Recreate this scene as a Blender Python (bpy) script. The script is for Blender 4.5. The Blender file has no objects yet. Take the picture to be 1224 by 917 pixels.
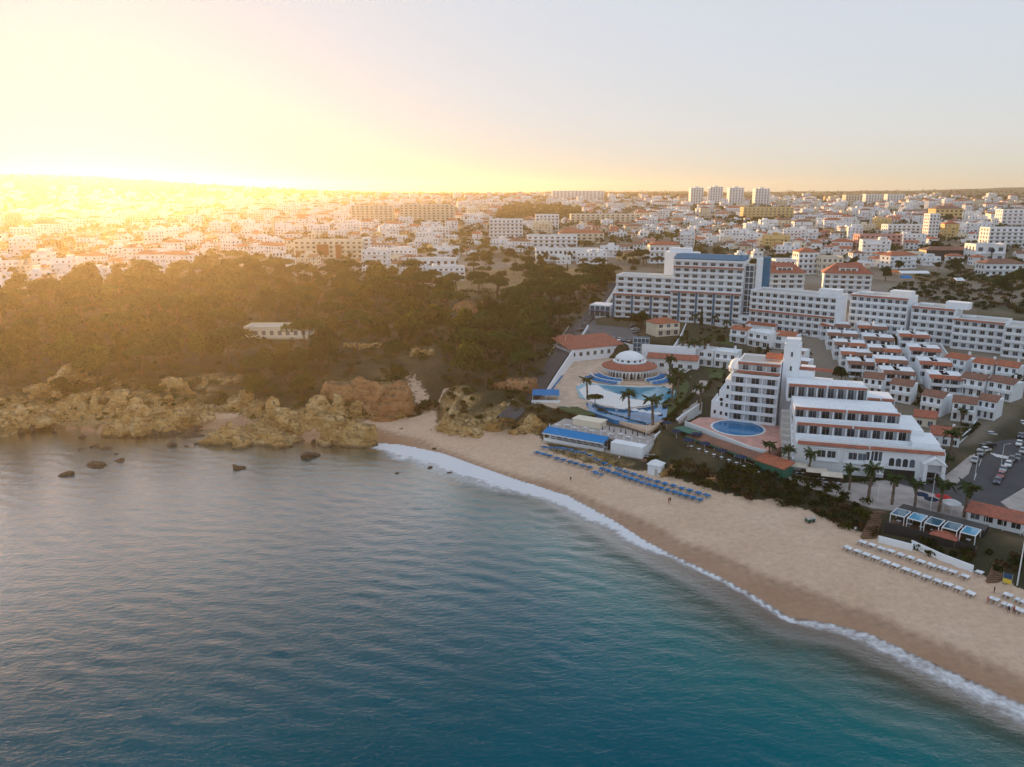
import bpy, math, random
import numpy as np
from math import sin, cos, pi, radians, hypot, atan2

# ------------------------------------------------------------------ camera, sky, sun, exposure
SC = bpy.context.scene
COL = SC.collection
FPX, PITCH, CAMZ = 931.0, radians(13.8), 80.0
cam_data = bpy.data.cameras.new('drone_camera')
cam = bpy.data.objects.new('drone_camera', cam_data); COL.objects.link(cam)
cam.location = (0, 0, CAMZ); cam.rotation_euler = (pi/2 - PITCH, 0, 0)
cam_data.sensor_width = 36.0; cam_data.lens = 36.0*FPX/1224.0
cam_data.clip_start = 1.0; cam_data.clip_end = 60000.0
SC.camera = cam

SUN_EL, SUN_AZ = radians(3.8), radians(-28.5)      # azimuth from +Y, negative to the left
SUN_DIR = (sin(SUN_AZ)*cos(SUN_EL), cos(SUN_AZ)*cos(SUN_EL), sin(SUN_EL))
world = bpy.data.worlds.new('World'); SC.world = world; world.use_nodes = True
wn, wl = world.node_tree.nodes, world.node_tree.links
wn.clear()
w_out = wn.new('ShaderNodeOutputWorld'); w_bg = wn.new('ShaderNodeBackground'); w_sky = wn.new('ShaderNodeTexSky')
w_sky.sky_type = 'NISHITA'; w_sky.sun_disc = False
w_sky.sun_elevation = SUN_EL; w_sky.sun_rotation = SUN_AZ
w_sky.altitude = 50; w_sky.air_density = 1.0; w_sky.dust_density = 0.5; w_sky.ozone_density = 1.6
w_bg.inputs['Strength'].default_value = 0.15
w_gam = wn.new('ShaderNodeGamma'); w_gam.inputs['Gamma'].default_value = 0.06       # soft film-like roll-off of the bright sky
w_hs = wn.new('ShaderNodeHueSaturation'); w_hs.inputs['Saturation'].default_value = 2.0; w_hs.inputs['Value'].default_value = 1.0
wl.new(w_sky.outputs[0], w_gam.inputs['Color']); wl.new(w_gam.outputs[0], w_hs.inputs['Color']); 
w_h2 = wn.new('ShaderNodeHueSaturation'); w_h2.inputs['Saturation'].default_value = 1.55; wl.new(w_hs.outputs[0], w_h2.inputs['Color'])
w_wb = wn.new('ShaderNodeMix'); w_wb.data_type = 'RGBA'; w_wb.blend_type = 'MULTIPLY'; w_wb.inputs[0].default_value = 1.0      # white balance
w_wb.inputs[7].default_value = (0.92, 0.94, 1.03, 1); wl.new(w_h2.outputs[0], w_wb.inputs[6]); wl.new(w_wb.outputs[2], w_bg.inputs['Color']); wl.new(w_bg.outputs[0], w_out.inputs['Surface'])

sun_data = bpy.data.lights.new('sun', 'SUN'); sun_data.energy = 2.2; sun_data.angle = radians(0.53)
sun_data.color = (1.0, 0.55, 0.20)
sun = bpy.data.objects.new('sun', sun_data); COL.objects.link(sun)
import mathutils
sun.rotation_euler = mathutils.Vector(SUN_DIR).to_track_quat('Z', 'Y').to_euler()
sun.location = (-300, 500, 400)

SC.view_settings.view_transform = 'Standard'; SC.view_settings.look = 'None'
SC.view_settings.exposure = 2.27; SC.view_settings.gamma = 1.0; SC.view_settings.use_curve_mapping = False
SC.cycles.max_bounces = 8; SC.cycles.diffuse_bounces = 4; SC.cycles.glossy_bounces = 2
SC.cycles.transmission_bounces = 2; SC.cycles.transparent_max_bounces = 6; SC.cycles.volume_bounces = 0
SC.cycles.use_denoising = True

R = random.Random(7)

# ------------------------------------------------------------------ pixel <-> world
SP, CP = sin(PITCH), cos(PITCH)
def ray(px, py):
    a, b = (px-612.0)/FPX, -(py-458.5)/FPX
    return a, CP+b*SP, -SP+b*CP
def at(px, py, z=0.0):
    d = ray(px, py); t = (z-CAMZ)/d[2]
    return (d[0]*t, d[1]*t)
def proj(x, y, z):
    dz = z-CAMZ
    f = y*CP - dz*SP; u = y*SP + dz*CP
    return 612.0 + FPX*x/f, 458.5 - FPX*u/f

# ------------------------------------------------------------------ mesh helpers
class MB:
    """collects polygons; build() links them as one mesh object"""
    def __init__(s): s.v = []; s.f = []; s.m = []
    def poly(s, pts, m=0):
        n = len(s.v); s.v.extend(pts); s.f.append(tuple(range(n, n+len(pts)))); s.m.append(m); return s
    def box(s, x0, y0, z0, x1, y1, z1, m=0, mt=None):
        n = len(s.v)
        s.v += [(x0,y0,z0),(x1,y0,z0),(x1,y1,z0),(x0,y1,z0),(x0,y0,z1),(x1,y0,z1),(x1,y1,z1),(x0,y1,z1)]
        s.f += [(n,n+3,n+2,n+1),(n+4,n+5,n+6,n+7),(n,n+1,n+5,n+4),(n+1,n+2,n+6,n+5),(n+2,n+3,n+7,n+6),(n+3,n,n+4,n+7)]
        s.m += [m, m if mt is None else mt, m, m, m, m]; return s
    def prism(s, pts, z0, z1, m=0, mt=None):
        """vertical prism over a counter-clockwise outline"""
        n = len(s.v); k = len(pts)
        s.v += [(p[0],p[1],z0) for p in pts] + [(p[0],p[1],z1) for p in pts]
        s.f.append(tuple(range(n+k-1, n-1, -1))); s.m.append(m)
        s.f.append(tuple(range(n+k, n+2*k))); s.m.append(m if mt is None else mt)
        for i in range(k):
            j = (i+1) % k; s.f.append((n+i, n+j, n+k+j, n+k+i)); s.m.append(m)
        return s
    def lathe(s, prof, k=16, a0=0.0, a1=2*pi, cx=0, cy=0, m=0, caps=True):
        full = abs(a1-a0-2*pi) < 1e-6
        cols = k if full else k+1; n = len(s.v)
        for (r, z) in prof:
            for i in range(cols):
                a = a0+(a1-a0)*i/k; s.v.append((cx+r*cos(a), cy+r*sin(a), z))
        for j in range(len(prof)-1):
            for i in range(k):
                i2 = (i+1) % cols
                s.f.append((n+j*cols+i, n+j*cols+i2, n+(j+1)*cols+i2, n+(j+1)*cols+i)); s.m.append(m)
        if caps and full:
            s.f.append(tuple(n+i for i in range(k-1,-1,-1))); s.m.append(m)
            e = n+(len(prof)-1)*cols; s.f.append(tuple(e+i for i in range(k))); s.m.append(m)
        return s
    def tube(s, p, q, r0, r1=None, k=6, m=0):
        r1 = r0 if r1 is None else r1
        p = mathutils.Vector(p); q = mathutils.Vector(q); d = q-p
        if d.length < 1e-6: return s
        z = d.normalized(); a = z.orthogonal().normalized(); b = z.cross(a); n = len(s.v)
        for c, r in ((p, r0), (q, r1)):
            for i in range(k):
                t = 2*pi*i/k; s.v.append(tuple(c + a*(r*cos(t)) + b*(r*sin(t))))
        for i in range(k):
            j = (i+1) % k; s.f.append((n+i, n+j, n+k+j, n+k+i)); s.m.append(m)
        s.f.append(tuple(range(n+k-1, n-1, -1))); s.m.append(m)
        s.f.append(tuple(range(n+k, n+2*k))); s.m.append(m); return s
    def gable(s, x0, y0, x1, y1, z0, h, ov=0.4, m=0, mg=None, axis='x', th=0.22):
        """pitched roof, ridge along axis, thick eaves; gable walls use mg"""
        if axis == 'y':
            t = MB().gable(y0, -x1, y1, -x0, z0, h, ov, m, mg, 'x', th); n = len(s.v)
            s.v += [(-b, a, c) for (a, b, c) in t.v]; s.f += [tuple(i+n for i in f) for f in t.f]; s.m += t.m; return s
        ym = (y0+y1)/2; mg = m if mg is None else mg; sl = h/(ym-y0)
        a0, a1, b0, b1 = x0-ov, x1+ov, y0-ov, y1+ov; ze = z0-ov*sl
        for (ya, sg) in ((b0, 1), (b1, -1)):
            q = [(a0,ya,ze),(a1,ya,ze),(a1,ym,z0+h),(a0,ym,z0+h)]; q2 = [(x,y,z+th) for x,y,z in q]
            if sg < 0: q.reverse(); q2.reverse()
            s.poly(q2, m); s.poly(q[::-1], m)
            for i in range(4):
                j = (i+1) % 4; s.poly([q[i], q[j], q2[j], q2[i]], m)
        for xx, sg in ((x0, 1), (x1, -1)):
            t = [(xx,y0,z0-0.02),(xx,ym,z0+h),(xx,y1,z0-0.02)]
            s.poly(t if sg > 0 else t[::-1], mg)
        return s
    def hip(s, x0, y0, x1, y1, z0, h, ov=0.5, m=0, th=0.22):
        a0, a1, b0, b1 = x0-ov, x1+ov, y0-ov, y1+ov
        w, d = a1-a0, b1-b0; r = min(w, d)/2
        if w >= d: p, q = (a0+r, (b0+b1)/2, z0+h), (a1-r, (b0+b1)/2, z0+h)
        else: p, q = ((a0+a1)/2, b0+r, z0+h), ((a0+a1)/2, b1-r, z0+h)
        e = [(a0,b0,z0),(a1,b0,z0),(a1,b1,z0),(a0,b1,z0)]; t = [(x,y,z+th) for x,y,z in e]
        s.poly(e[::-1], m)
        for i in range(4):
            j = (i+1) % 4; s.poly([e[i], e[j], t[j], t[i]], m)
        p = (p[0],p[1],p[2]+th); q = (q[0],q[1],q[2]+th)
        if w >= d:
            s.poly([t[0],t[1],q,p], m); s.poly([t[1],t[2],q], m); s.poly([t[2],t[3],p,q], m); s.poly([t[3],t[0],p], m)
        else:
            s.poly([t[0],t[1],p], m); s.poly([t[1],t[2],q,p], m); s.poly([t[2],t[3],q], m); s.poly([t[3],t[0],p,q], m)
        return s
    def shed(s, x0, y0, x1, y1, z0, z1, ov=0.25, m=0, th=0.2):
        """lean-to roof, low at y0 (z0), high at y1 (z1)"""
        q = [(x0-ov,y0-ov,z0),(x1+ov,y0-ov,z0),(x1+ov,y1,z1),(x0-ov,y1,z1)]; t = [(x,y,z+th) for x,y,z in q]
        s.poly(q[::-1], m); s.poly(t, m)
        for i in range(4):
            j = (i+1) % 4; s.poly([q[i], q[j], t[j], t[i]], m)
        return s
    def merge(s, o, dx=0, dy=0, dz=0, rz=0.0, sc=1.0, mo=None):
        n = len(s.v); c, d = cos(rz)*sc, sin(rz)*sc
        s.v += [(dx+c*x-d*y, dy+d*x+c*y, dz+z*sc) for (x, y, z) in o.v]
        s.f += [tuple(i+n for i in f) for f in o.f]
        s.m += o.m if mo is None else [mo[i] for i in o.m]; return s
    def mesh(s, name, mats, smooth=False):
        me = bpy.data.meshes.new(name); me.from_pydata(s.v, [], s.f)
        for k in (mats if isinstance(mats, (list, tuple)) else [mats]): me.materials.append(k)
        if any(s.m): me.polygons.foreach_set('material_index', s.m)
        if smooth: me.polygons.foreach_set('use_smooth', [True]*len(s.f))
        me.update(); return me
    def build(s, name, mats, parent=None, loc=(0,0,0), rz=0.0, smooth=False):
        return link(name, s.mesh(name, mats, smooth), parent, loc, rz)

def link(name, me, parent=None, loc=(0,0,0), rz=0.0):
    o = bpy.data.objects.new(name, me); COL.objects.link(o); o.location = loc
    if rz: o.rotation_euler = (0, 0, rz)
    if parent: o.parent = parent
    return o
def empty(name, loc=(0,0,0), rz=0.0): return link(name, None, None, loc, rz)
def tag(o, label=None, cat=None, group=None, kind=None):
    for k, v in (('label', label), ('category', cat), ('group', group), ('kind', kind)):
        if v: o[k] = v
    return o
KIDS = {}
def copy_tree(o, parent=None):
    c = o.copy(); COL.objects.link(c); c.parent = parent
    for ch in KIDS.get(o.name) or KIDS.setdefault(o.name, list(o.children)): copy_tree(ch, c)
    return c
def np_mesh(name, V, Fq, mats, smooth=False, mi=None):
    """V (n,3), Fq (m,4) numpy"""
    me = bpy.data.meshes.new(name); n, m = len(V), len(Fq); k = Fq.shape[1]
    me.vertices.add(n); me.vertices.foreach_set('co', np.ascontiguousarray(V, dtype=np.float32).ravel())
    me.loops.add(m*k); me.loops.foreach_set('vertex_index', np.ascontiguousarray(Fq, dtype=np.int32).ravel())
    me.polygons.add(m); me.polygons.foreach_set('loop_start', np.arange(m, dtype=np.int32)*k)
    me.polygons.foreach_set('loop_total', np.full(m, k, dtype=np.int32))
    for t in (mats if isinstance(mats, (list, tuple)) else [mats]): me.materials.append(t)
    if mi is not None: me.polygons.foreach_set('material_index', np.asarray(mi, dtype=np.int32))
    if smooth: me.polygons.foreach_set('use_smooth', np.ones(m, dtype=bool))
    me.update(); me.validate(); return me
def fattr(me, name, arr):
    a = me.attributes.new(name, 'FLOAT', 'POINT'); a.data.foreach_set('value', np.ascontiguousarray(arr, dtype=np.float32).ravel())

ORD = ['', 'nearest', 'second nearest', 'third nearest', 'fourth nearest', 'fifth nearest', 'sixth nearest', 'seventh nearest', 'eighth nearest', 'ninth nearest', 'tenth nearest']
NUM = ['', 'first','second','third','fourth','fifth','sixth','seventh','eighth','ninth','tenth','eleventh','twelfth','thirteenth','fourteenth','fifteenth','sixteenth','seventeenth','eighteenth','nineteenth','twentieth']
TENS = ['', '', 'twenty', 'thirty', 'forty', 'fifty', 'sixty', 'seventy', 'eighty', 'ninety']
def ordinal(n):
    if n <= 20: return NUM[n]
    t, u = divmod(n, 10)
    if u: return TENS[t] + '-' + NUM[u]
    return TENS[t][:-1] + 'ieth'
LANDMARKS = []        # (phrase, px, py)
def auto_labels(items, cat, group):
    """items: (object, description, px, py). Each gets the description, its nearest landmark, the side and its rank there."""
    bins = {}
    for o, desc, x, y in items:
        best = min(LANDMARKS, key=lambda L: (L[1]-x)**2 + 4*(L[2]-y)**2)
        dx, dy = x-best[1], y-best[2]
        side = ('left of' if dx < 0 else 'right of') if abs(dx) > 1.6*abs(dy) else ('behind' if dy < 0 else 'in front of')
        bins.setdefault((desc, side, best[0]), []).append((dx*dx+4*dy*dy, o))
    for (desc, side, ph), L in bins.items():
        L.sort(key=lambda t: t[0])
        for i, (_, o) in enumerate(L):
            near = 'nearest' if i == 0 else ordinal(i+1) + ' nearest'
            tag(o, '%s %s the %s, %s' % (desc, side, ph, near), cat, group)
# ------------------------------------------------------------------ materials (all procedural)
def new_mat(name):
    m = bpy.data.materials.new(name); m.use_nodes = True
    nt = m.node_tree; return m, nt.nodes, nt.links, nt.nodes['Principled BSDF']
def N(nodes, kind, **kw):
    n = nodes.new(kind)
    for k, v in kw.items():
        if k in n.inputs: n.inputs[k].default_value = v
        else: setattr(n, k, v)
    return n
def noise(nodes, links, coord, scale, detail=4.0, rough=0.55):
    n = N(nodes, 'ShaderNodeTexNoise', Scale=scale, Detail=detail, Roughness=rough); links.new(coord, n.inputs['Vector']); return n.outputs['Fac']
def ramp(nodes, links, fac, stops, interp='LINEAR'):
    r = nodes.new('ShaderNodeValToRGB'); r.color_ramp.interpolation = interp; e = r.color_ramp.elements
    while len(e) < len(stops): e.new(0.5)
    for i, (p, c) in enumerate(stops): e[i].position = p; e[i].color = tuple(c) + (1,) if len(c) == 3 else c
    links.new(fac, r.inputs['Fac']); return r.outputs['Color']
def mixc(nodes, links, fac, a, b, blend='MIX'):
    m = N(nodes, 'ShaderNodeMix', data_type='RGBA', blend_type=blend)
    for s, v in ((0, fac), (6, a), (7, b)):
        if isinstance(v, (int, float)): m.inputs[s].default_value = v
        elif isinstance(v, tuple): m.inputs[s].default_value = v + (1,) if len(v) == 3 else v
        else: links.new(v, m.inputs[s])
    return m.outputs[2]
def math_n(nodes, links, op, a, b=0.0, clamp=False):
    m = N(nodes, 'ShaderNodeMath', operation=op, use_clamp=clamp)
    for s, v in ((0, a), (1, b)):
        if isinstance(v, (int, float)): m.inputs[s].default_value = v
        else: links.new(v, m.inputs[s])
    return m.outputs[0]
def attr(nodes, name): return N(nodes, 'ShaderNodeAttribute', attribute_name=name).outputs['Fac']
def bump(nodes, links, h, strength, dist, bsdf):
    b = N(nodes, 'ShaderNodeBump', Strength=strength, Distance=dist); links.new(h, b.inputs['Height']); links.new(b.outputs[0], bsdf.inputs['Normal']); return b
def sm(a, b, x):
    t = np.clip((x-a)/(b-a), 0, 1); return t*t*(3-2*t)

def simple(name, col, rough=0.7, var=0.18, scale=0.8, bumps=0.0, metal=0.0, spec=0.5, obj_var=0.0):
    m, n, l, b = new_mat(name); tc = n.new('ShaderNodeTexCoord').outputs['Object']
    f = noise(n, l, tc, scale, 5.0)
    lo = tuple(c*(1-var) for c in col); hi = tuple(min(1, c*(1+var)) for c in col)
    c = ramp(n, l, f, [(0.3, lo), (0.7, hi)])
    if obj_var:
        oi = n.new('ShaderNodeObjectInfo').outputs['Random']
        hs = N(n, 'ShaderNodeHueSaturation'); l.new(c, hs.inputs['Color'])
        l.new(math_n(n, l, 'ADD', math_n(n, l, 'MULTIPLY', oi, 2*obj_var), 1-obj_var), hs.inputs['Value']); c = hs.outputs[0]
    l.new(c, b.inputs['Base Color'])
    b.inputs['Roughness'].default_value = rough; b.inputs['Metallic'].default_value = metal; b.inputs['Specular IOR Level'].default_value = spec
    if bumps: bump(n, l, noise(n, l, tc, scale*6, 3.0), bumps, 0.1, b)
    return m
def plaster(name, col):
    """painted render with rain streaks and faint patches"""
    m, n, l, b = new_mat(name); tc = n.new('ShaderNodeTexCoord').outputs['Object']
    mp = N(n, 'ShaderNodeMapping'); mp.inputs['Scale'].default_value = (1.2, 1.2, 0.12); l.new(tc, mp.inputs['Vector'])
    f1 = noise(n, l, mp.outputs[0], 1.6, 4.0); f2 = noise(n, l, tc, 0.35, 4.0)
    dirty = tuple(c*k for c, k in zip(col, (0.72, 0.70, 0.66)))
    c1 = mixc(n, l, ramp(n, l, f1, [(0.58, (0,0,0)), (0.85, (0.6,)*3)]), col, dirty)
    c2 = mixc(n, l, ramp(n, l, f2, [(0.30, (0.2,)*3), (0.55, (0,0,0))]), c1, dirty)
    l.new(c2, b.inputs['Base Color']); b.inputs['Roughness'].default_value = 0.8; b.inputs['Specular IOR Level'].default_value = 0.25
    return m
def tile_mat(name, col):
    m, n, l, b = new_mat(name); tc = n.new('ShaderNodeTexCoord').outputs['Object']
    v = N(n, 'ShaderNodeTexVoronoi', Scale=3.0); l.new(tc, v.inputs['Vector'])
    f = noise(n, l, tc, 0.5, 5.0)
    c = mixc(n, l, v.outputs['Color'], tuple(x*0.7 for x in col), tuple(min(1, x*1.25) for x in col))
    c = mixc(n, l, ramp(n, l, f, [(0.45, (0,0,0)), (0.7, (0.55,)*3)]), c, (0.16, 0.10, 0.075))
    l.new(c, b.inputs['Base Color']); b.inputs['Roughness'].default_value = 0.85
    w = N(n, 'ShaderNodeTexWave', Scale=2.2, Distortion=0.4); l.new(tc, w.inputs['Vector']); bump(n, l, w.outputs['Fac'], 0.6, 0.08, b)
    return m
def glass_mat(name, col, rough=0.12):
    m, n, l, b = new_mat(name); oi = n.new('ShaderNodeObjectInfo').outputs['Random']
    c = ramp(n, l, oi, [(0.0, tuple(x*0.5 for x in col)), (0.6, col), (0.9, tuple(min(1, x*2.6+0.02) for x in col))])
    l.new(c, b.inputs['Base Color']); b.inputs['Roughness'].default_value = rough; b.inputs['Specular IOR Level'].default_value = 0.6
    return m
def leaf_mat(name, c0, c1, trans=0.25):
    m, n, l, b = new_mat(name); n.remove(b)
    geo = n.new('ShaderNodeNewGeometry'); oi = n.new('ShaderNodeObjectInfo').outputs['Random']
    f = noise(n, l, geo.outputs['Position'], 0.25, 4.0)
    r = math_n(n, l, 'ADD', math_n(n, l, 'MULTIPLY', geo.outputs['Random Per Island'], 0.45), math_n(n, l, 'MULTIPLY', f, 0.6))
    c = ramp(n, l, r, [(0.2, c0), (0.8, c1)])
    hs = N(n, 'ShaderNodeHueSaturation'); l.new(c, hs.inputs['Color'])
    l.new(math_n(n, l, 'ADD', math_n(n, l, 'MULTIPLY', oi, 0.5), 0.75), hs.inputs['Value'])
    l.new(math_n(n, l, 'ADD', math_n(n, l, 'MULTIPLY', oi, 0.05), 0.475), hs.inputs['Hue'])
    d = n.new('ShaderNodeBsdfDiffuse'); t = n.new('ShaderNodeBsdfTranslucent'); mx = N(n, 'ShaderNodeMixShader'); mx.inputs[0].default_value = trans
    l.new(hs.outputs[0], d.inputs['Color']); l.new(hs.outputs[0], t.inputs['Color'])
    l.new(d.outputs[0], mx.inputs[1]); l.new(t.outputs[0], mx.inputs[2]); l.new(mx.outputs[0], n['Material Output'].inputs['Surface'])
    return m

M = {}
M['white'] = plaster('white_plaster', (0.80, 0.845, 0.895))
M['cream'] = plaster('cream_plaster', (0.74, 0.68, 0.56))
M['yellow'] = plaster('yellow_plaster', (0.72, 0.55, 0.27))
M['pink'] = plaster('pink_plaster', (0.62, 0.34, 0.30))
M['greywall'] = plaster('grey_plaster', (0.48, 0.47, 0.45))
M['brickred'] = plaster('rust_red_cladding', (0.26, 0.075, 0.05))
M['tile'] = tile_mat('terracotta_tile', (0.46, 0.14, 0.07))
M['tile_old'] = tile_mat('weathered_brown_tile', (0.26, 0.125, 0.085))
M['tile_red'] = tile_mat('bright_red_tile', (0.42, 0.135, 0.085))
M['glass'] = glass_mat('dark_window_glass', (0.030, 0.042, 0.055))
M['glass_blue'] = glass_mat('blue_window_glass', (0.03, 0.12, 0.19))
M['frame'] = simple('white_metal_frame', (0.72, 0.76, 0.80), 0.45, 0.05)
M['blue'] = simple('bright_blue_paint', (0.012, 0.13, 0.25), 0.55, 0.2)
M['navy'] = simple('navy_blue_paint', (0.018, 0.07, 0.17), 0.6, 0.2)
M['asphalt'] = simple('asphalt', (0.055, 0.058, 0.066), 0.85, 0.25, 0.25, 0.2)
M['asphalt_car_park'] = simple('worn_car_park_asphalt', (0.10, 0.105, 0.115), 0.85, 0.22, 0.12, 0.2)
M['paving'] = simple('pale_paving', (0.40, 0.36, 0.34), 0.8, 0.2, 0.3, 0.2)
M['deck'] = simple('pink_terrace_tiles', (0.55, 0.30, 0.25), 0.7, 0.2, 0.4)
M['beige_deck'] = simple('beige_terrace_tiles', (0.56, 0.42, 0.32), 0.75, 0.2, 0.3)
M['paint'] = simple('white_road_paint', (0.72, 0.72, 0.72), 0.7, 0.2, 2.0)
M['stone'] = simple('pale_stone_wall', (0.46, 0.42, 0.37), 0.9, 0.3, 0.8, 0.5)
M['black'] = simple('black_painted_steel', (0.018, 0.018, 0.02), 0.5, 0.2)
M['steel'] = simple('galvanised_steel', (0.42, 0.43, 0.44), 0.4, 0.1, 1.0, 0, 0.6)
M['wood'] = simple('weathered_wood', (0.16, 0.09, 0.055), 0.8, 0.35, 1.0, 0.3)
M['bark'] = simple('rough_bark', (0.10, 0.065, 0.045), 0.95, 0.4, 2.0, 0.8)
M['palm_bark'] = simple('palm_bark', (0.15, 0.11, 0.08), 0.95, 0.4, 3.0, 0.8)
M['fab_blue'] = simple('blue_canvas', (0.008, 0.17, 0.42), 0.85, 0.15, 1.0, 0.0, 0.0, 0.2, 0.3)
M['fab_white'] = simple('white_canvas', (0.74, 0.78, 0.83), 0.85, 0.06, 1.0, 0.0, 0.0, 0.2, 0.1)
M['fab_cream'] = simple('cream_canvas', (0.64, 0.58, 0.48), 0.85, 0.1, 1.0, 0.0, 0.0, 0.2, 0.15)
M['fab_navy'] = simple('navy_canvas', (0.012, 0.03, 0.075), 0.85, 0.15, 1.0, 0.0, 0.0, 0.2, 0.2)
M['fab_red'] = simple('red_canvas', (0.42, 0.03, 0.03), 0.85, 0.15, 1.0, 0.0, 0.0, 0.2, 0.2)
M['green'] = simple('green_awning', (0.02, 0.14, 0.10), 0.7, 0.2)
M['yellowpaint'] = simple('yellow_paint', (0.66, 0.50, 0.05), 0.6, 0.15)
M['orange'] = simple('orange_canvas', (0.55, 0.15, 0.03), 0.8, 0.15)
M['teal'] = simple('teal_canvas', (0.03, 0.22, 0.22), 0.8, 0.15)
M['solar'] = simple('dark_solar_glass', (0.02, 0.03, 0.06), 0.2, 0.1)
M['tyre'] = simple('black_rubber', (0.02, 0.02, 0.02), 0.9, 0.1)
M['leaf_pine'] = leaf_mat('stone_pine_needles', (0.016, 0.034, 0.012), (0.07, 0.105, 0.030), 0.35)
M['leaf_oak'] = leaf_mat('olive_green_leaves', (0.020, 0.038, 0.008), (0.115, 0.13, 0.028), 0.5)
M['leaf_dark'] = leaf_mat('dark_green_leaves', (0.014, 0.028, 0.012), (0.05, 0.078, 0.024), 0.35)
M['leaf_dry'] = leaf_mat('dry_scrub_leaves', (0.045, 0.036, 0.016), (0.13, 0.095, 0.04), 0.25)
M['leaf_palm'] = leaf_mat('palm_leaves', (0.016, 0.035, 0.016), (0.055, 0.085, 0.03), 0.2)
M['grass'] = simple('garden_lawn', (0.05, 0.08, 0.022), 0.95, 0.35, 0.4, 0.3)

def pool_mat(name, col):
    m, n, l, b = new_mat(name); tc = n.new('ShaderNodeTexCoord').outputs['Object']
    f = noise(n, l, tc, 0.35, 3.0)
    l.new(ramp(n, l, f, [(0.3, tuple(c*0.8 for c in col)), (0.7, tuple(min(1, c*1.2) for c in col))]), b.inputs['Base Color'])
    b.inputs['Roughness'].default_value = 0.06; b.inputs['IOR'].default_value = 1.33
    bump(n, l, noise(n, l, tc, 1.8, 3.0), 0.12, 0.1, b); return m
M['pool'] = pool_mat('pool_water', (0.01, 0.17, 0.38))
M['pool_light'] = pool_mat('turquoise_pool_water', (0.03, 0.26, 0.40))

# rock: cream and ochre limestone, pockmarked, scrub on the flat tops
def rock_mat(name, cols, green=0.6):
    m, n, l, b = new_mat(name); geo = n.new('ShaderNodeNewGeometry'); P = geo.outputs['Position']
    f1 = noise(n, l, P, 0.16, 6.0, 0.6); f2 = noise(n, l, P, 0.75, 5.0, 0.65)
    base = ramp(n, l, f1, [(0.30, cols[0]), (0.5, cols[1]), (0.68, cols[2])])
    mp = N(n, 'ShaderNodeMapping'); mp.inputs['Scale'].default_value = (0.15, 0.15, 1.3); l.new(P, mp.inputs['Vector'])
    band = noise(n, l, mp.outputs[0], 1.0, 3.0)
    base = mixc(n, l, ramp(n, l, band, [(0.5, (0,0,0)), (0.65, (0.5,)*3)]), base, tuple(c*0.6 for c in cols[0]))
    v = N(n, 'ShaderNodeTexVoronoi', Scale=0.7); wv = N(n, 'ShaderNodeTexNoise', Scale=0.5, Detail=3.0); l.new(P, wv.inputs['Vector']); l.new(mixc(n, l, 0.6, P, wv.outputs['Color'], 'ADD'), v.inputs['Vector'])
    pits = ramp(n, l, v.outputs['Distance'], [(0.05, (0.5,)*3), (0.18, (1,1,1))])
    base = mixc(n, l, 0.85, base, pits, 'MULTIPLY')
    dark = ramp(n, l, f2, [(0.54, (0,0,0)), (0.64, (0.8,)*3)])
    base = mixc(n, l, dark, base, (0.075, 0.05, 0.035))
    sep = n.new('ShaderNodeSeparateXYZ'); l.new(geo.outputs['Normal'], sep.inputs[0])
    top = math_n(n, l, 'MULTIPLY', ramp(n, l, sep.outputs['Z'], [(0.55, (0,0,0)), (0.85, (1,1,1))]), ramp(n, l, f2, [(0.42, (0,0,0)), (0.52, (green,)*3)]))
    base = mixc(n, l, top, base, (0.055, 0.05, 0.022))
    sp = n.new('ShaderNodeSeparateXYZ'); l.new(P, sp.inputs[0])
    tide = ramp(n, l, math_n(n, l, 'ADD', math_n(n, l, 'MULTIPLY', sp.outputs['Z'], 0.22), math_n(n, l, 'MULTIPLY', f2, 0.35)), [(0.22, (1,1,1)), (0.45, (0,0,0))])
    base = mixc(n, l, math_n(n, l, 'MULTIPLY', tide, 0.85), base, (0.06, 0.045, 0.03))
    l.new(base, b.inputs['Base Color']); b.inputs['Roughness'].default_value = 0.9
    h = math_n(n, l, 'ADD', f2, math_n(n, l, 'MULTIPLY', v.outputs['Distance'], 0.8))
    bump(n, l, h, 0.8, 0.5, b); return m
M['rock'] = rock_mat('ochre_limestone', [(0.28, 0.15, 0.04), (0.48, 0.31, 0.12), (0.60, 0.46, 0.26)])
M['rock_red'] = rock_mat('orange_sandstone', [(0.24, 0.105, 0.04), (0.38, 0.19, 0.08), (0.46, 0.29, 0.15)], 0.7)
M['rock_wet'] = rock_mat('dark_wet_rock', [(0.07, 0.045, 0.03), (0.10, 0.065, 0.04), (0.14, 0.09, 0.055)], 0.2)

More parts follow.
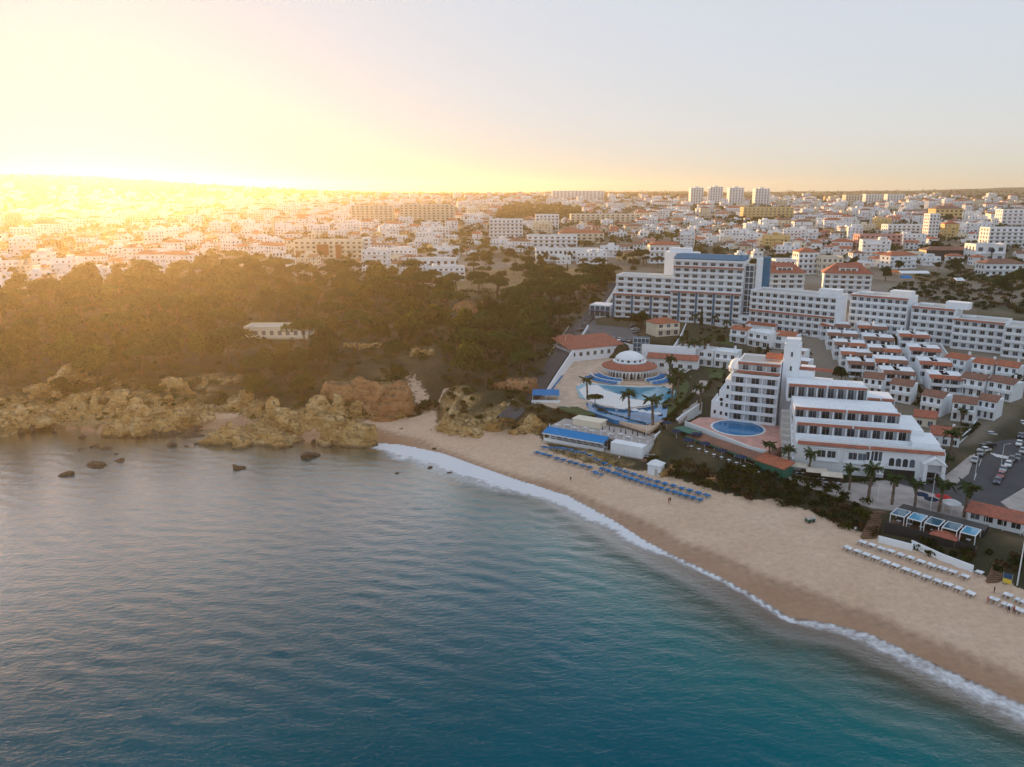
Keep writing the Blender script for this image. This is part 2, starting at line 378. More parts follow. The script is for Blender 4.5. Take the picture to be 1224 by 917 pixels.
def ground_material():
    m, n, l, b = new_mat('coastal_ground'); P = n.new('ShaderNodeNewGeometry').outputs['Position']
    big = noise(n, l, P, 0.010, 5.0); mid = noise(n, l, P, 0.06, 5.0, 0.6); fine = noise(n, l, P, 0.7, 5.0, 0.65)
    scrub = ramp(n, l, mid, [(0.35, (0.024, 0.028, 0.012)), (0.55, (0.05, 0.046, 0.021)), (0.70, (0.12, 0.085, 0.045))])
    town = ramp(n, l, big, [(0.40, (0.085, 0.08, 0.04)), (0.5, (0.20, 0.165, 0.12)), (0.62, (0.28, 0.24, 0.20))])
    far = ramp(n, l, big, [(0.38, (0.035, 0.045, 0.018)), (0.55, (0.075, 0.075, 0.03)), (0.68, (0.15, 0.12, 0.06))])
    c = mixc(n, l, attr(n, 'town'), scrub, town); c = mixc(n, l, attr(n, 'far'), c, far)
    dry = ramp(n, l, mid, [(0.3, (0.16, 0.115, 0.05)), (0.7, (0.30, 0.21, 0.10))]); c = mixc(n, l, attr(n, 'dry'), c, dry)
    lay = N(n, 'ShaderNodeMapping'); lay.inputs['Scale'].default_value = (0.12, 0.12, 1.0); l.new(P, lay.inputs['Vector'])
    band = noise(n, l, lay.outputs[0], 0.9, 5.0, 0.6)
    rk = ramp(n, l, band, [(0.30, (0.17, 0.09, 0.035)), (0.48, (0.40, 0.25, 0.09)), (0.62, (0.55, 0.41, 0.22)), (0.75, (0.30, 0.14, 0.06))])
    rk = mixc(n, l, ramp(n, l, fine, [(0.45, (0,0,0)), (0.62, (0.85,)*3)]), rk, (0.045, 0.042, 0.018))
    c = mixc(n, l, attr(n, 'cliff'), c, rk)
    foot = noise(n, l, P, 0.9, 4.0, 0.75)
    sand = ramp(n, l, mid, [(0.3, (0.58, 0.41, 0.29)), (0.55, (0.63, 0.46, 0.335)), (0.7, (0.66, 0.50, 0.37))])
    sand = mixc(n, l, ramp(n, l, foot, [(0.52, (0,0,0)), (0.68, (0.35,)*3)]), sand, (0.36, 0.24, 0.165))
    wet = attr(n, 'wet')
    sand = mixc(n, l, wet, sand, ramp(n, l, mid, [(0.3, (0.33, 0.18, 0.10)), (0.7, (0.40, 0.24, 0.145))]))
    edge = attr(n, 'berm'); sand = mixc(n, l, math_n(n, l, 'MULTIPLY', edge, math_n(n, l, 'ADD', foot, 0.2)), sand, (0.27, 0.155, 0.095))
    sfac = math_n(n, l, 'ADD', attr(n, 'sand'), math_n(n, l, 'MULTIPLY', math_n(n, l, 'SUBTRACT', fine, 0.5), 0.8))
    c = mixc(n, l, ramp(n, l, sfac, [(0.42, (0,0,0)), (0.58, (1,1,1))]), c, sand)
    c = mixc(n, l, 0.35, c, ramp(n, l, fine, [(0.3, (0.6,)*3), (0.7, (1.25,)*3)]), 'MULTIPLY')
    l.new(c, b.inputs['Base Color'])
    l.new(ramp(n, l, math_n(n, l, 'MULTIPLY', wet, attr(n, 'sand')), [(0.0, (0.9,)*3), (0.7, (0.42,)*3), (1.0, (0.28,)*3)]), b.inputs['Roughness'])
    b.inputs['Specular IOR Level'].default_value = 0.35
    bump(n, l, math_n(n, l, 'ADD', fine, math_n(n, l, 'MULTIPLY', foot, 1.0)), 0.6, 0.3, b)
    return m
M['ground'] = ground_material()

def sea_material():
    m, n, l, b = new_mat('sea_water'); P = n.new('ShaderNodeNewGeometry').outputs['Position']
    depth = attr(n, 'depth'); foam = attr(n, 'foam'); turq = attr(n, 'turq')
    big = noise(n, l, P, 0.012, 3.0)
    deep = ramp(n, l, big, [(0.3, (0.0003, 0.068, 0.10)), (0.7, (0.0005, 0.115, 0.16))])
    c = ramp(n, l, depth, [(0.0, (0.17, 0.115, 0.08)), (0.16, (0.06, 0.105, 0.085)), (0.42, (0.002, 0.13, 0.145)), (1.0, (0.0005, 0.115, 0.16))])
    c = mixc(n, l, ramp(n, l, depth, [(0.55, (0,0,0)), (1.0, (1,1,1))]), c, deep)
    fine = noise(n, l, P, 0.55, 6.0, 0.7); med = noise(n, l, P, 0.12, 4.0, 0.6)
    tq = math_n(n, l, 'MULTIPLY', turq, ramp(n, l, med, [(0.35, (0,0,0)), (0.65, (1,1,1))])); c = mixc(n, l, tq, c, (0.05, 0.17, 0.17))
    lace = math_n(n, l, 'ADD', math_n(n, l, 'MULTIPLY', fine, 0.75), math_n(n, l, 'MULTIPLY', med, 0.35))
    ff = math_n(n, l, 'SUBTRACT', math_n(n, l, 'ADD', math_n(n, l, 'MULTIPLY', foam, 1.10), lace), 1.0)
    ff = ramp(n, l, ff, [(0.0, (0,0,0)), (0.14, (0.45,)*3), (0.45, (1,1,1))])
    c = mixc(n, l, ff, c, (0.70, 0.72, 0.76)); l.new(c, b.inputs['Base Color'])
    l.new(math_n(n, l, 'ADD', math_n(n, l, 'MULTIPLY', ff, 0.6), 0.16), b.inputs['Roughness'])
    b.inputs['Specular IOR Level'].default_value = 0.0
    mp = N(n, 'ShaderNodeMapping'); mp.inputs['Rotation'].default_value = (0, 0, radians(-14)); mp.inputs['Scale'].default_value = (0.6, 1.0, 1.0); l.new(P, mp.inputs['Vector'])
    w1 = noise(n, l, mp.outputs[0], 1.1, 5.0, 0.62); w2 = noise(n, l, mp.outputs[0], 3.4, 4.0, 0.65)
    h = math_n(n, l, 'ADD', math_n(n, l, 'MULTIPLY', w1, 1.0), math_n(n, l, 'MULTIPLY', w2, 0.4))
    bp = bump(n, l, h, 0.75, 0.17, b)
    # surface reflection: steep Fresnel over the body colour
    fr = N(n, 'ShaderNodeFresnel', IOR=1.333); l.new(bp.outputs[0], fr.inputs['Normal'])
    k = math_n(n, l, 'MULTIPLY', math_n(n, l, 'SUBTRACT', fr.outputs[0], 0.058), 9.0, True)
    k = math_n(n, l, 'MULTIPLY', k, math_n(n, l, 'SUBTRACT', 1.0, ff))
    gl = N(n, 'ShaderNodeBsdfGlossy', Roughness=0.13); l.new(bp.outputs[0], gl.inputs['Normal'])
    tr = n.new('ShaderNodeBsdfTransparent'); al = ramp(n, l, depth, [(0.0, (0.12,)*3), (0.05, (0.45,)*3), (0.30, (0.93,)*3), (0.42, (1,1,1))]); al = math_n(n, l, 'MAXIMUM', al, ff)
    m1 = n.new('ShaderNodeMixShader'); l.new(al, m1.inputs[0]); l.new(tr.outputs[0], m1.inputs[1]); l.new(b.outputs[0], m1.inputs[2])
    m2 = n.new('ShaderNodeMixShader'); l.new(k, m2.inputs[0]); l.new(m1.outputs[0], m2.inputs[1]); l.new(gl.outputs[0], m2.inputs[2])
    l.new(m2.outputs[0], n['Material Output'].inputs['Surface']); return m
M['sea'] = sea_material()
# ------------------------------------------------------------------ terrain
def vnoise(x, y, seed=0):
    xi = np.floor(x).astype(np.int64); yi = np.floor(y).astype(np.int64); xf = x-xi; yf = y-yi
    def h(a, b):
        n = (a*374761393 + b*668265263 + seed*974711) & 0x7fffffff
        n = ((n ^ (n >> 13))*1274126177) & 0x7fffffff
        return ((n ^ (n >> 16)) & 0xffff)/65535.0
    u = xf*xf*(3-2*xf); v = yf*yf*(3-2*yf)
    return (h(xi,yi)*(1-u)+h(xi+1,yi)*u)*(1-v) + (h(xi,yi+1)*(1-u)+h(xi+1,yi+1)*u)*v
def fbm(x, y, seed=0, octv=4):
    s = 0.0; a = 0.5; t = 0.0
    for i in range(octv):
        s = s + a*vnoise(x*2**i, y*2**i, seed+i); t += a; a *= 0.5
    return s/t
def pdist(X, Y, line):
    d = np.full(X.shape, 1e18)
    for (x0, y0), (x1, y1) in zip(line[:-1], line[1:]):
        dx, dy = x1-x0, y1-y0; t = np.clip(((X-x0)*dx+(Y-y0)*dy)/(dx*dx+dy*dy+1e-9), 0, 1)
        d = np.minimum(d, (X-x0-t*dx)**2 + (Y-y0-t*dy)**2)
    return np.sqrt(d)
def inside(X, Y, pg):
    r = np.zeros(X.shape, bool); n = len(pg)
    for i in range(n):
        x0, y0 = pg[i]; x1, y1 = pg[(i+1) % n]
        if y0 == y1: continue
        r ^= ((y0 > Y) != (y1 > Y)) & (X < (x1-x0)*(Y-y0)/(y1-y0)+x0)
    return r
def signed(X, Y, line):
    d = pdist(X, Y, line); pg = list(line) + [(30000, 40000), (-30000, 40000)]
    return np.where(inside(X, Y, pg), d, -d)

SHORE = [(-6000,-400),(-900,180),(-330,243)] + [at(x, y, 0) for x, y in [(-60,527),(0,522),(60,508),(110,515),(160,520),(210,517),(228,513),(280,511),(300,518),(380,530),(440,528),(480,531),(530,541),(570,556),(620,573),(680,592),(735,622),(770,645),(805,663),(850,684),(900,710),(945,738),(985,743),(1040,757),(1100,785),(1160,812),(1224,842)]] + [(120,70),(260,-60),(2500,-2500)]
LIMIT = [(-6000,-300),(-900,190),(-330,250)] + [at(x, y, 2.5) for x, y in [(-60,520),(0,515),(60,503),(110,508),(160,510),(215,500),(240,496),(280,496),(300,505),(400,515),(435,505),(470,502),(505,500),(530,512),(560,520),(600,514),(640,522),(660,543),(700,556),(750,563),(785,566),(820,578),(860,590),(900,600),(930,598),(960,610),(1010,632),(1045,642),(1100,662),(1160,684),(1224,708)]] + [(150,115),(300,0),(2600,-2400)]
WETLINE = [at(x, y, 1.0) for x, y in [(440,512),(500,525),(545,541),(600,561),(650,578),(700,594),(760,622),(810,645),(850,662),(900,683),(950,703),(1000,723),(1040,737),(1080,756),(1120,770),(1170,790),(1224,812)]] + [(128,85),(260,-30)]

PADS = [  # (pixel outline, level, blend margin)
    ([(905,562),(960,548),(1128,578),(1165,545),(1224,468),(1330,450),(1400,560),(1300,640),(1224,640),(1160,625),(1060,612),(1000,582)], 5.6, 6),
    ([(812,512),(850,488),(935,488),(948,545),(905,556)], 5.8, 4),
    ([(628,486),(688,408),(800,415),(820,460),(800,520),(700,495)], 9.0, 4),
    ([(686,397),(716,372),(790,376),(790,404),(740,412)], 14.8, 5),
    ([(722,385),(735,338),(900,340),(1240,395),(1240,436),(1100,412),(890,397)], 16.0, 6),
    ([(648,530),(655,512),(775,522),(772,552)], 3.6, 4),
]
xs = np.concatenate([-np.geomspace(9000, 345, 44), np.arange(-340, 300, 2.1), np.geomspace(303, 9000, 46)])
ys = np.concatenate([np.linspace(-400, 70, 12), np.arange(78, 520, 2.1), np.geomspace(523, 4800, 84)])
GX, GY = np.meshgrid(xs, ys)
DS = signed(GX, GY, SHORE); DL = signed(GX, GY, LIMIT)
prof_r = np.interp(DL, [0,10,32,70,110,160,260,360,560,760,1060,1400,1800,2400,3300,4500,6500], [2.5,6,8,10.5,13.5,16.5,20,22.5,27,32,38,45,53,62,72,79,80])
prof_l = np.interp(DL, [0,5,14,50,110,160,260,360,560,760,1060,1400,1800,2400,3300,4500,6500], [2.5,7,11,14,16.5,18,20,22.5,27,32,38,45,53,62,72,79,80])
wl_ = sm(60, 0, GX)
inl = prof_r*(1-wl_) + prof_l*wl_
inl = inl + sm(10, 60, DL)*(fbm(GX/45, GY/45, 3)-0.5)*6*sm(40, -10, GX) + sm(600, 1500, DL)*(fbm(GX/400, GY/400, 9)-0.5)*16
inl = inl + sm(1, 6, DL)*sm(42, 20, DL)*sm(20, -20, GX)*(np.abs(fbm(GX/11, GY/11, 41)-0.5)*-14 + (fbm(GX/4, GY/4, 43)-0.5)*4 + 1.5)
inl = inl + 62*np.exp(-((GX+1560)/520)**2/2 - ((GY-2700)/520)**2/2) + 30*np.exp(-((GX+2300)/500)**2/2 - ((GY-2300)/600)**2/2)
inl = inl + 30*np.exp(-((GX-2950)/500)**2/2 - ((GY-4300)/350)**2/2) + 8*np.exp(-((GX-820)/320)**2/2 - ((GY-4500)/200)**2/2)
beach = 2.5*np.clip(DS/np.maximum(DS-DL, 1e-6), 0, 1)**0.8
GZ = np.where(DS < 0, np.maximum(DS*0.075, -14), np.where(DL < 0, beach, inl))
for pg, lev, mg in PADS:
    w = [at(x, y, lev) for x, y in pg]; d = pdist(GX, GY, w + w[:1]); d = np.where(inside(GX, GY, w), 0, d)
    k = sm(mg, 0, d)*sm(-3, 2, DL); GZ = GZ*(1-k) + lev*k
# levels under the terraced houses and villas
LV = []
for p0, p1, lv in (((980,404),(1012,452),5), ((1024,407),(1052,464),5), ((1074,418),(1110,470),4)):
    for j in range(lv*2-1):
        t = j/(lv*2-2)
        for c in (0, 17, 34): LV.append((p0[0]+(p1[0]-p0[0])*t+c, p0[1]+(p1[1]-p0[1])*t, 16.2-6.8*t))
for px, py, z in ((1127,444,12),(1152,449,12),(1172,453,12),(1200,457,12),(1225,462,12),(1146,470,10),(1160,472,10),(1178,474,10),(1208,480,10),(1136,501,8.2),(1150,503,8.2),(1166,498,8.2),(1188,502,8.2),(1099,492,8.4),(1124,497,8.4),(1062,478,9),(1088,482,9),(1030,470,9.4),(1054,473,9.4),(1092,508,7.2),(1118,511,7.2),(1112,530,6.4),(1146,534,6.4),(1130,520,7),(940,436,11.5),(962,439,11.5),(944,449,10.6),(966,452,10.6),(980,465,10),(1005,470,9.5),(806,433,11),(852,438,11),(879,441,11),(785,402,14.2),(812,400,14.2),(874,390,15),(905,396,15),(872,408,13.5),(892,411,13.5),(918,417,13.5),(948,419,13.2),(880,455,9.5),(900,470,9),(935,480,8.6),(860,470,9)):
    LV.append((px, py, z))
sw = np.zeros(GX.shape); sz_ = np.zeros(GX.shape)
for px, py, z in LV:
    x, y = at(px, py, z); w = np.exp(-((GX-x)**2+(GY-y-2)**2)/(2*6.0**2)); sw += w; sz_ += w*(z-0.35)
k = np.clip(sw*1.6, 0, 1)*sm(0, 6, DL); GZ = GZ*(1-k) + k*sz_/np.maximum(sw, 1e-9)
# the sandy gully that climbs from the cove
gul = [at(515,500,3), at(512,487,4.5), at(503,470,7), at(492,452,10), at(490,435,13)]
d = pdist(GX, GY, gul); gz = np.interp(GY, [gul[0][1], gul[1][1], gul[2][1], gul[3][1], gul[4][1]], [2.8, 3.6, 6, 9.5, 13])
k = sm(9, 3.5, d)*sm(0, 2, DL); GZ = GZ*(1-k) + gz*k; GULLY = d
g2 = [at(512,487,4.5), at(535,470,8)]; GULLY = np.minimum(GULLY, pdist(GX, GY, g2)+2)

def H(x, y):
    i = min(max(int(np.searchsorted(xs, x))-1, 0), len(xs)-2); j = min(max(int(np.searchsorted(ys, y))-1, 0), len(ys)-2)
    u = (x-xs[i])/(xs[i+1]-xs[i]); v = (y-ys[j])/(ys[j+1]-ys[j])
    return float((GZ[j,i]*(1-u)+GZ[j,i+1]*u)*(1-v) + (GZ[j+1,i]*(1-u)+GZ[j+1,i+1]*u)*v)
def ground(px, py):
    """where the line of sight of a pixel meets the terrain"""
    d = ray(px, py); t = 60.0; st = 6.0
    while t < 9000:
        x, y, z = d[0]*t, d[1]*t, CAMZ+d[2]*t
        if z < H(x, y): break
        t += st; st = max(3.0, t*0.01)
    lo, hi = t-st, t
    for _ in range(14):
        mid = (lo+hi)/2
        if CAMZ+d[2]*mid < H(d[0]*mid, d[1]*mid): hi = mid
        else: lo = mid
    return d[0]*hi, d[1]*hi, H(d[0]*hi, d[1]*hi)

nx, ny = len(xs), len(ys)
V = np.stack([GX.ravel(), GY.ravel(), GZ.ravel()], 1)
ii, jj = np.meshgrid(np.arange(nx-1), np.arange(ny-1)); q0 = (jj*nx+ii).ravel()
FQ = np.stack([q0, q0+1, q0+1+nx, q0+nx], 1)
me = np_mesh('ground', V, FQ, M['ground'], smooth=True)
DW = signed(GX, GY, WETLINE); DW = np.where((GX > -60) & (GX < 250), DW, DS-4)
DW = DW + (fbm(GX/16, GY/16, 21, 2)-0.5)*4.0
sandm = np.clip(sm(2.0, -1.0, DL) + 0.62*sm(5.0, 2.0, GULLY)*sm(60, 20, DL), 0, 1)
fattr(me, 'sand', sandm)
gy_, gx_ = np.gradient(GZ, ys, xs); slope = np.hypot(gx_, gy_)
fattr(me, 'cliff', sm(0.32, 0.6, slope + (fbm(GX/9, GY/9, 47)-0.5)*0.35)*sm(30, 14, DL)*sm(60, 20, GX)*sm(-1, 2, DL)*np.maximum(sm(0.42, 0.54, fbm(GX/24, GY/24, 53)), sm(9, 3, DL)))
fattr(me, 'wet', sm(1.5, -2.0, DW)); fattr(me, 'berm', sm(2.4, 0.2, np.abs(DW)))
hero = [at(x, y, 12) for x, y in [(885,398),(1100,412),(1224,440),(1224,470),(1160,505),(1100,512),(1040,480),(960,465),(930,430)]]
hero_f = 0.75*sm(6, 0, np.where(inside(GX, GY, hero), 0, pdist(GX, GY, hero+hero[:1])))
fattr(me, 'town', np.maximum(hero_f, 0) + (1-hero_f)*(sm(120, 200, DL)*sm(-40, 60, GX) + sm(230, 300, DL)*sm(60, -40, GX)))
fattr(me, 'far', np.clip(sm(2000, 2700, GY) + sm(0.1, 0.5, np.exp(-((GX+1560)/520)**2/2 - ((GY-2700)/520)**2/2)), 0, 1))
fld = [at(530,352,21), at(560,328,21), at(640,322,21), at(735,322,21), at(735,334,21), at(640,345,21)]
fattr(me, 'dry', sm(14, 0, np.where(inside(GX, GY, fld), 0, pdist(GX, GY, fld+fld[:1]))))
tag(link('ground', me), kind='structure')

# ------------------------------------------------------------------ sea
sx = np.concatenate([-np.geomspace(7000, 275, 30), np.arange(-270, 132, 1.0), np.geomspace(134, 6000, 26)])
sy = np.concatenate([-np.geomspace(5000, 20, 22), np.linspace(-10, 82, 24), np.arange(83, 292, 1.0), np.geomspace(294, 420, 12)])
SX, SY = np.meshgrid(sx, sy)
SD = -signed(SX, SY, SHORE)                                   # metres out from the water line
rw = np.random.RandomState(5); SZ = np.zeros(SX.shape)
for i in range(46):
    lam = 2.2*(6/2.2)**rw.rand(); th = radians(72) + rw.randn()*0.55; kx, ky = cos(th)*2*pi/lam, sin(th)*2*pi/lam
    SZ += (0.0019*lam)*np.sin(SX*kx+SY*ky+rw.rand()*6.28 + 1.5*fbm(SX/30, SY/30, i % 5))
near = sm(-300, -240, SX)*sm(160, 120, SX)*sm(60, 84, SY)
SZ = SZ*near*sm(0, 14, SD)*(0.55+0.9*fbm(SX/40, SY/40, 31)) + 0.02
# swell that breaks on the sand: one rounded ridge just before the foam
SZ += 0.28*np.exp(-((SD-9)/2.5)**2)*near*sm(-60, -40, SX)
fw = np.interp(SX, [-400,-60,-48,-36,-20,0,15,26,33,40,54,57,64,75,95], [1.4,2.2,9,20,20,16,12,8,5,3.4,3.4,6,8.5,11,14])
wob = (fbm(SX/7, SY/7, 51)-0.5)*4
foam = sm(1.12, 0.25, (SD+wob*np.clip(fw/8, 0.1, 1))/fw)*np.where(SX > 54, 0.74, np.where(SX > 34, 0.85, 0.93))*np.where(SX < -60, 0.55, 1.0)
foam = np.where(SD < 0.5, np.maximum(foam*0.6, 0.0), foam)
fl2 = [at(x, y, 0) for x, y in [(940,770),(965,797),(1010,820),(1060,845),(1120,876),(1224,926)]] + [(70,70)]
d2 = pdist(SX, SY, fl2) + (fbm(SX/6, SY/6, 77)-0.5)*5
cut = [at(x, y, 0) for x, y in [(840,690),(880,720),(945,760),(1000,790)]]
me = np_mesh('sea', np.stack([SX.ravel(), SY.ravel(), SZ.ravel()], 1), (lambda a, b: np.stack([a, a+1, a+1+b, a+b], 1))((np.arange(len(sy)-1)[:,None]*len(sx)+np.arange(len(sx)-1)[None,:]).ravel(), len(sx)), M['sea'], smooth=True)
fattr(me, 'depth', np.clip((SD + (fbm(SX/14, SY/14, 61)-0.5)*8*sm(2, 10, SD))/np.interp(SX, [-400,-60,0,50,100], [40,42,46,60,62]), 0, 1))
fattr(me, 'foam', foam + 0.30*sm(2.2, 0.2, d2)*sm(48, 56, SX)); fattr(me, 'turq', sm(9, 1, d2)*0.8)
tag(link('sea', me), kind='structure')
# ------------------------------------------------------------------ rocks
def icosphere(sub):
    t = (1+5**0.5)/2
    v = [(-1,t,0),(1,t,0),(-1,-t,0),(1,-t,0),(0,-1,t),(0,1,t),(0,-1,-t),(0,1,-t),(t,0,-1),(t,0,1),(-t,0,-1),(-t,0,1)]
    f = [(0,11,5),(0,5,1),(0,1,7),(0,7,10),(0,10,11),(1,5,9),(5,11,4),(11,10,2),(10,7,6),(7,1,8),(3,9,4),(3,4,2),(3,2,6),(3,6,8),(3,8,9),(4,9,5),(2,4,11),(6,2,10),(8,6,7),(9,8,1)]
    v = [tuple(c/hypot(*p) for c in p) for p in v]
    for _ in range(sub):
        mid = {}; nf = []
        def m(a, b):
            k = (min(a, b), max(a, b))
            if k not in mid:
                p = [(v[a][i]+v[b][i])/2 for i in range(3)]; L = hypot(*p); v.append(tuple(c/L for c in p)); mid[k] = len(v)-1
            return mid[k]
        for a, b, c in f:
            x, y, z = m(a, b), m(b, c), m(c, a); nf += [(a,x,z),(b,y,x),(c,z,y),(x,y,z)]
        f = nf
    return np.array(v), np.array(f)
ICO = {k: icosphere(k) for k in (3, 4)}
def rock_mesh(name, w, d, h, seed, mat, sub=5, rough=1.0):
    """angular limestone: a few plane-cut blocks with bedding ledges and weathered faces, one mesh"""
    rr = np.random.RandomState(seed*7+1); v, f = ICO[4 if sub == 5 else 3]; Vs, Fs, of = [], [], 0; nb = (3 if 'orange' in mat.name else 5) if sub == 5 else 1
    for b_ in range(nb):
        t = (b_/(nb-1)-0.5)*2 if nb > 1 else 0.0
        c = np.array([t*w*0.30+rr.uniform(-.06,.06)*w, rr.uniform(-.18,.22)*d if nb > 1 else 0.0, 0.0])
        hh = h*(rr.uniform(0.45, 1.0) if b_ != nb//2 else 1.0)
        size = np.array([w*rr.uniform(.36,.5), d*rr.uniform(.4,.55), hh]) if nb == 3 else np.array([w*rr.uniform(.22,.38), d*rr.uniform(.32,.5), hh]) if nb > 1 else np.array([w*.5, d*.5, h])
        nn = rr.randn(22, 3); nn[:,2] *= 0.7; nn /= np.linalg.norm(nn, axis=1)[:,None]; dd = rr.uniform(.48, 1.0, 22)
        dots = v @ nn.T; r_ = np.min(np.where(dots > 0.12, dd/np.maximum(dots, 0.12), 9), axis=1); r_ = np.minimum(r_, 1.15)
        q = v*r_[:,None]*size
        X, Y, Z = q[:,0]+seed*31, q[:,1]-seed*17, q[:,2]
        n1 = fbm(X/2.6+Z*.21, Y/2.6+Z*.33, seed, 4)-0.5; n2 = np.abs(fbm(X/1.1-Z*.5, Y/1.1+Z*.6, seed+5, 3)-0.5)
        amp = min(1.0, w/10)
        q = q + v*(3.2*n1 - 2.2*n2)[:,None]*amp*np.array([1, 1, .55])
        q[:,2] = np.where(q[:,2] > 0, q[:,2], q[:,2]*0.4)
        st = max(.5, h*0.15); wz = q[:,2] + 0.35*st*(fbm(X/6, Y/6, seed+9, 2)-0.5); fl = np.floor(wz/st); q[:,2] = q[:,2]*0.55 + 0.45*(fl+sm(.35, .65, wz/st-fl))*st
        Vs.append(q+c); Fs.append(f+of); of += len(v)
    return np_mesh(name, np.concatenate(Vs), np.concatenate(Fs), mat, smooth=False)
ROCKS = [  # px, py of the foot, width px, height px, depth factor, material, what it is
    (300,543,100,42,0.55,'rock','long pitted ochre sea rock at the left end of the arch headland'),
    (345,528,130,46,0.5,'rock','broad cream headland rock in the middle of the arch group'),
    (408,541,74,44,0.6,'rock','yellow-footed sea rock at the right end of the arch headland'),
    (262,533,34,34,0.7,'rock','dark narrow rock at the left tip of the arch headland'),
    (375,520,60,34,0.7,'rock','brown overgrown rock saddle behind the arch headland'),
    (430,500,74,72,0.7,'rock_red','tall orange sandstone cliff above the cove'),
    (458,503,46,30,0.6,'rock','yellow rock buttress at the foot of the orange cliff'),
    (395,498,60,30,0.6,'rock','ochre ledge left of the orange cliff'),
    (97,508,52,42,0.7,'rock','cream stack left of the left rock cluster'),
    (140,510,66,46,0.7,'rock','largest cream outcrop in the left rock cluster'),
    (170,527,42,34,0.8,'rock','pointed cream boulder at the waterline of the left cluster'),
    (133,528,38,28,0.8,'rock','brown footed boulder at the waterline of the left cluster'),
    (205,512,58,40,0.7,'rock','pale outcrop on the right side of the left cluster'),
    (200,528,60,14,0.8,'rock_wet','low reddish wet shelf under the pale left outcrop'),
    (18,512,66,30,0.6,'rock','low ochre shelf at the left edge of the photo'),
    (52,505,48,26,0.6,'rock','ochre lump beside the low shelf at the left edge'),
    (84,466,60,34,0.6,'rock','sloping pale cliff face high on the far left'),
    (45,476,46,24,0.6,'rock','small pale cliff face under the far left trees'),
    (205,468,34,26,0.6,'rock','thin pale crag above the left rock cluster'),
    (292,494,42,30,0.7,'rock','pinkish crag behind the small left beach'),
    (560,525,62,30,0.7,'rock','grey topped yellow boulder standing on the cove beach'),
    (604,513,76,28,0.6,'rock','ragged rock bank between the cove boulder and the beach restaurant'),
    (640,520,40,26,0.6,'rock','scrubby rock bank beside the beach restaurant'),
    (612,470,48,24,0.5,'rock_red','brown ridge under the umbrella pines'),
    (568,376,44,20,0.5,'rock_red','orange earth scar in the upper woods'),
    (430,420,40,12,0.6,'rock','pale broken ledge in the middle of the woods'),
    (505,428,24,16,0.6,'rock','small pale crag above the sandy gully'),
    (690,349,50,14,0.6,'rock_red','pale earth bank beside the access road top'),
    (805,571,26,14,0.7,'rock','ochre outcrop beside the white beach hut'),
    (868,581,40,12,0.7,'rock_red','low brown bank under the blue lounger end'),
]
for i, (px, py, wp, hp, df, mt, lab) in enumerate(ROCKS):
    x, y, z = ground(px, py-2); s = hypot(y, 80-z)/FPX
    w, h = wp*s*1.15, hp*s*(0.8 if mt == 'rock_red' else 0.82)
    z0 = z - 0.2
    y2 = y + w*df*0.42
    o = link('rock_outcrop', rock_mesh('rock_outcrop', w, w*df, h*0.9, i+3, M[mt], 5), None, (x, y2, min(z0, H(x, y2)) if H(x, y2) < z0+h*0.4 else z0), 0.0)
    tag(o, lab, 'rock')
SEA_ROCKS = [(78,568,20,'roundest of the three brown rocks standing alone off the left cluster'),(111,557,27,'longest of the three brown rocks standing alone off the left cluster'),(144,551,18,'rightmost of the three brown rocks standing alone off the left cluster'),
    (112,534,18,'flat dark rock left of the waterline boulders'),(98,523,14,'small dark rock nearest the cream stack'),(127,537,14,'dark rock just below the brown footed boulder'),(97,537,10,'tiny dark rock left of the flat dark rock'),
    (139,543,8,'tiny dark rock below the pointed boulder'),(205,533,18,'long low wet rock right of the left cluster'),(233,531,11,'left one of two dark rocks before the small left beach'),(246,530,12,'right one of two dark rocks before the small left beach'),
    (223,534,8,'tiny rock between the low wet rock and the arch headland'),(283,560,20,'brown barely submerged rock in front of the arch headland'),(514,560,11,'grey rock standing in the cove foam'),(537,566,10,'ochre rock at the edge of the cove foam'),(475,566,9,'half sunk rock left of the cove foam rocks'),(447,533,12,'dark rock at the right tip of the arch headland'),(370,546,40,'flat wet ledge under the sea arch')]
for i, (px, py, wp, lab) in enumerate(SEA_ROCKS):
    x, y = at(px, py, 0); s = hypot(y, 80)/FPX; w = wp*s
    tag(link('sea_rock', rock_mesh('sea_rock', w, w*0.75, w*0.24, 60+i, M['rock_wet'], 3), None, (x, y, -0.05), R.uniform(0, 0.6)), lab, 'rock', 'rocks in the water')
for i, (px, py, wp, lab) in enumerate([(479,513,9,'dark weed-covered stone lying on the cove sand'), (515,514,6,'small reddish stone on the cove sand'), (519,537,10,'brown sand ledge at the cove waterline')]):
    x, y, z = ground(px, py); s = hypot(y, 80)/FPX; w = wp*s
    tag(link('beach_stone', rock_mesh('beach_stone', w, w*0.6, w*0.22, 90+i, M['rock_wet'], 3), None, (x, y, z-0.03)), lab, 'stone')

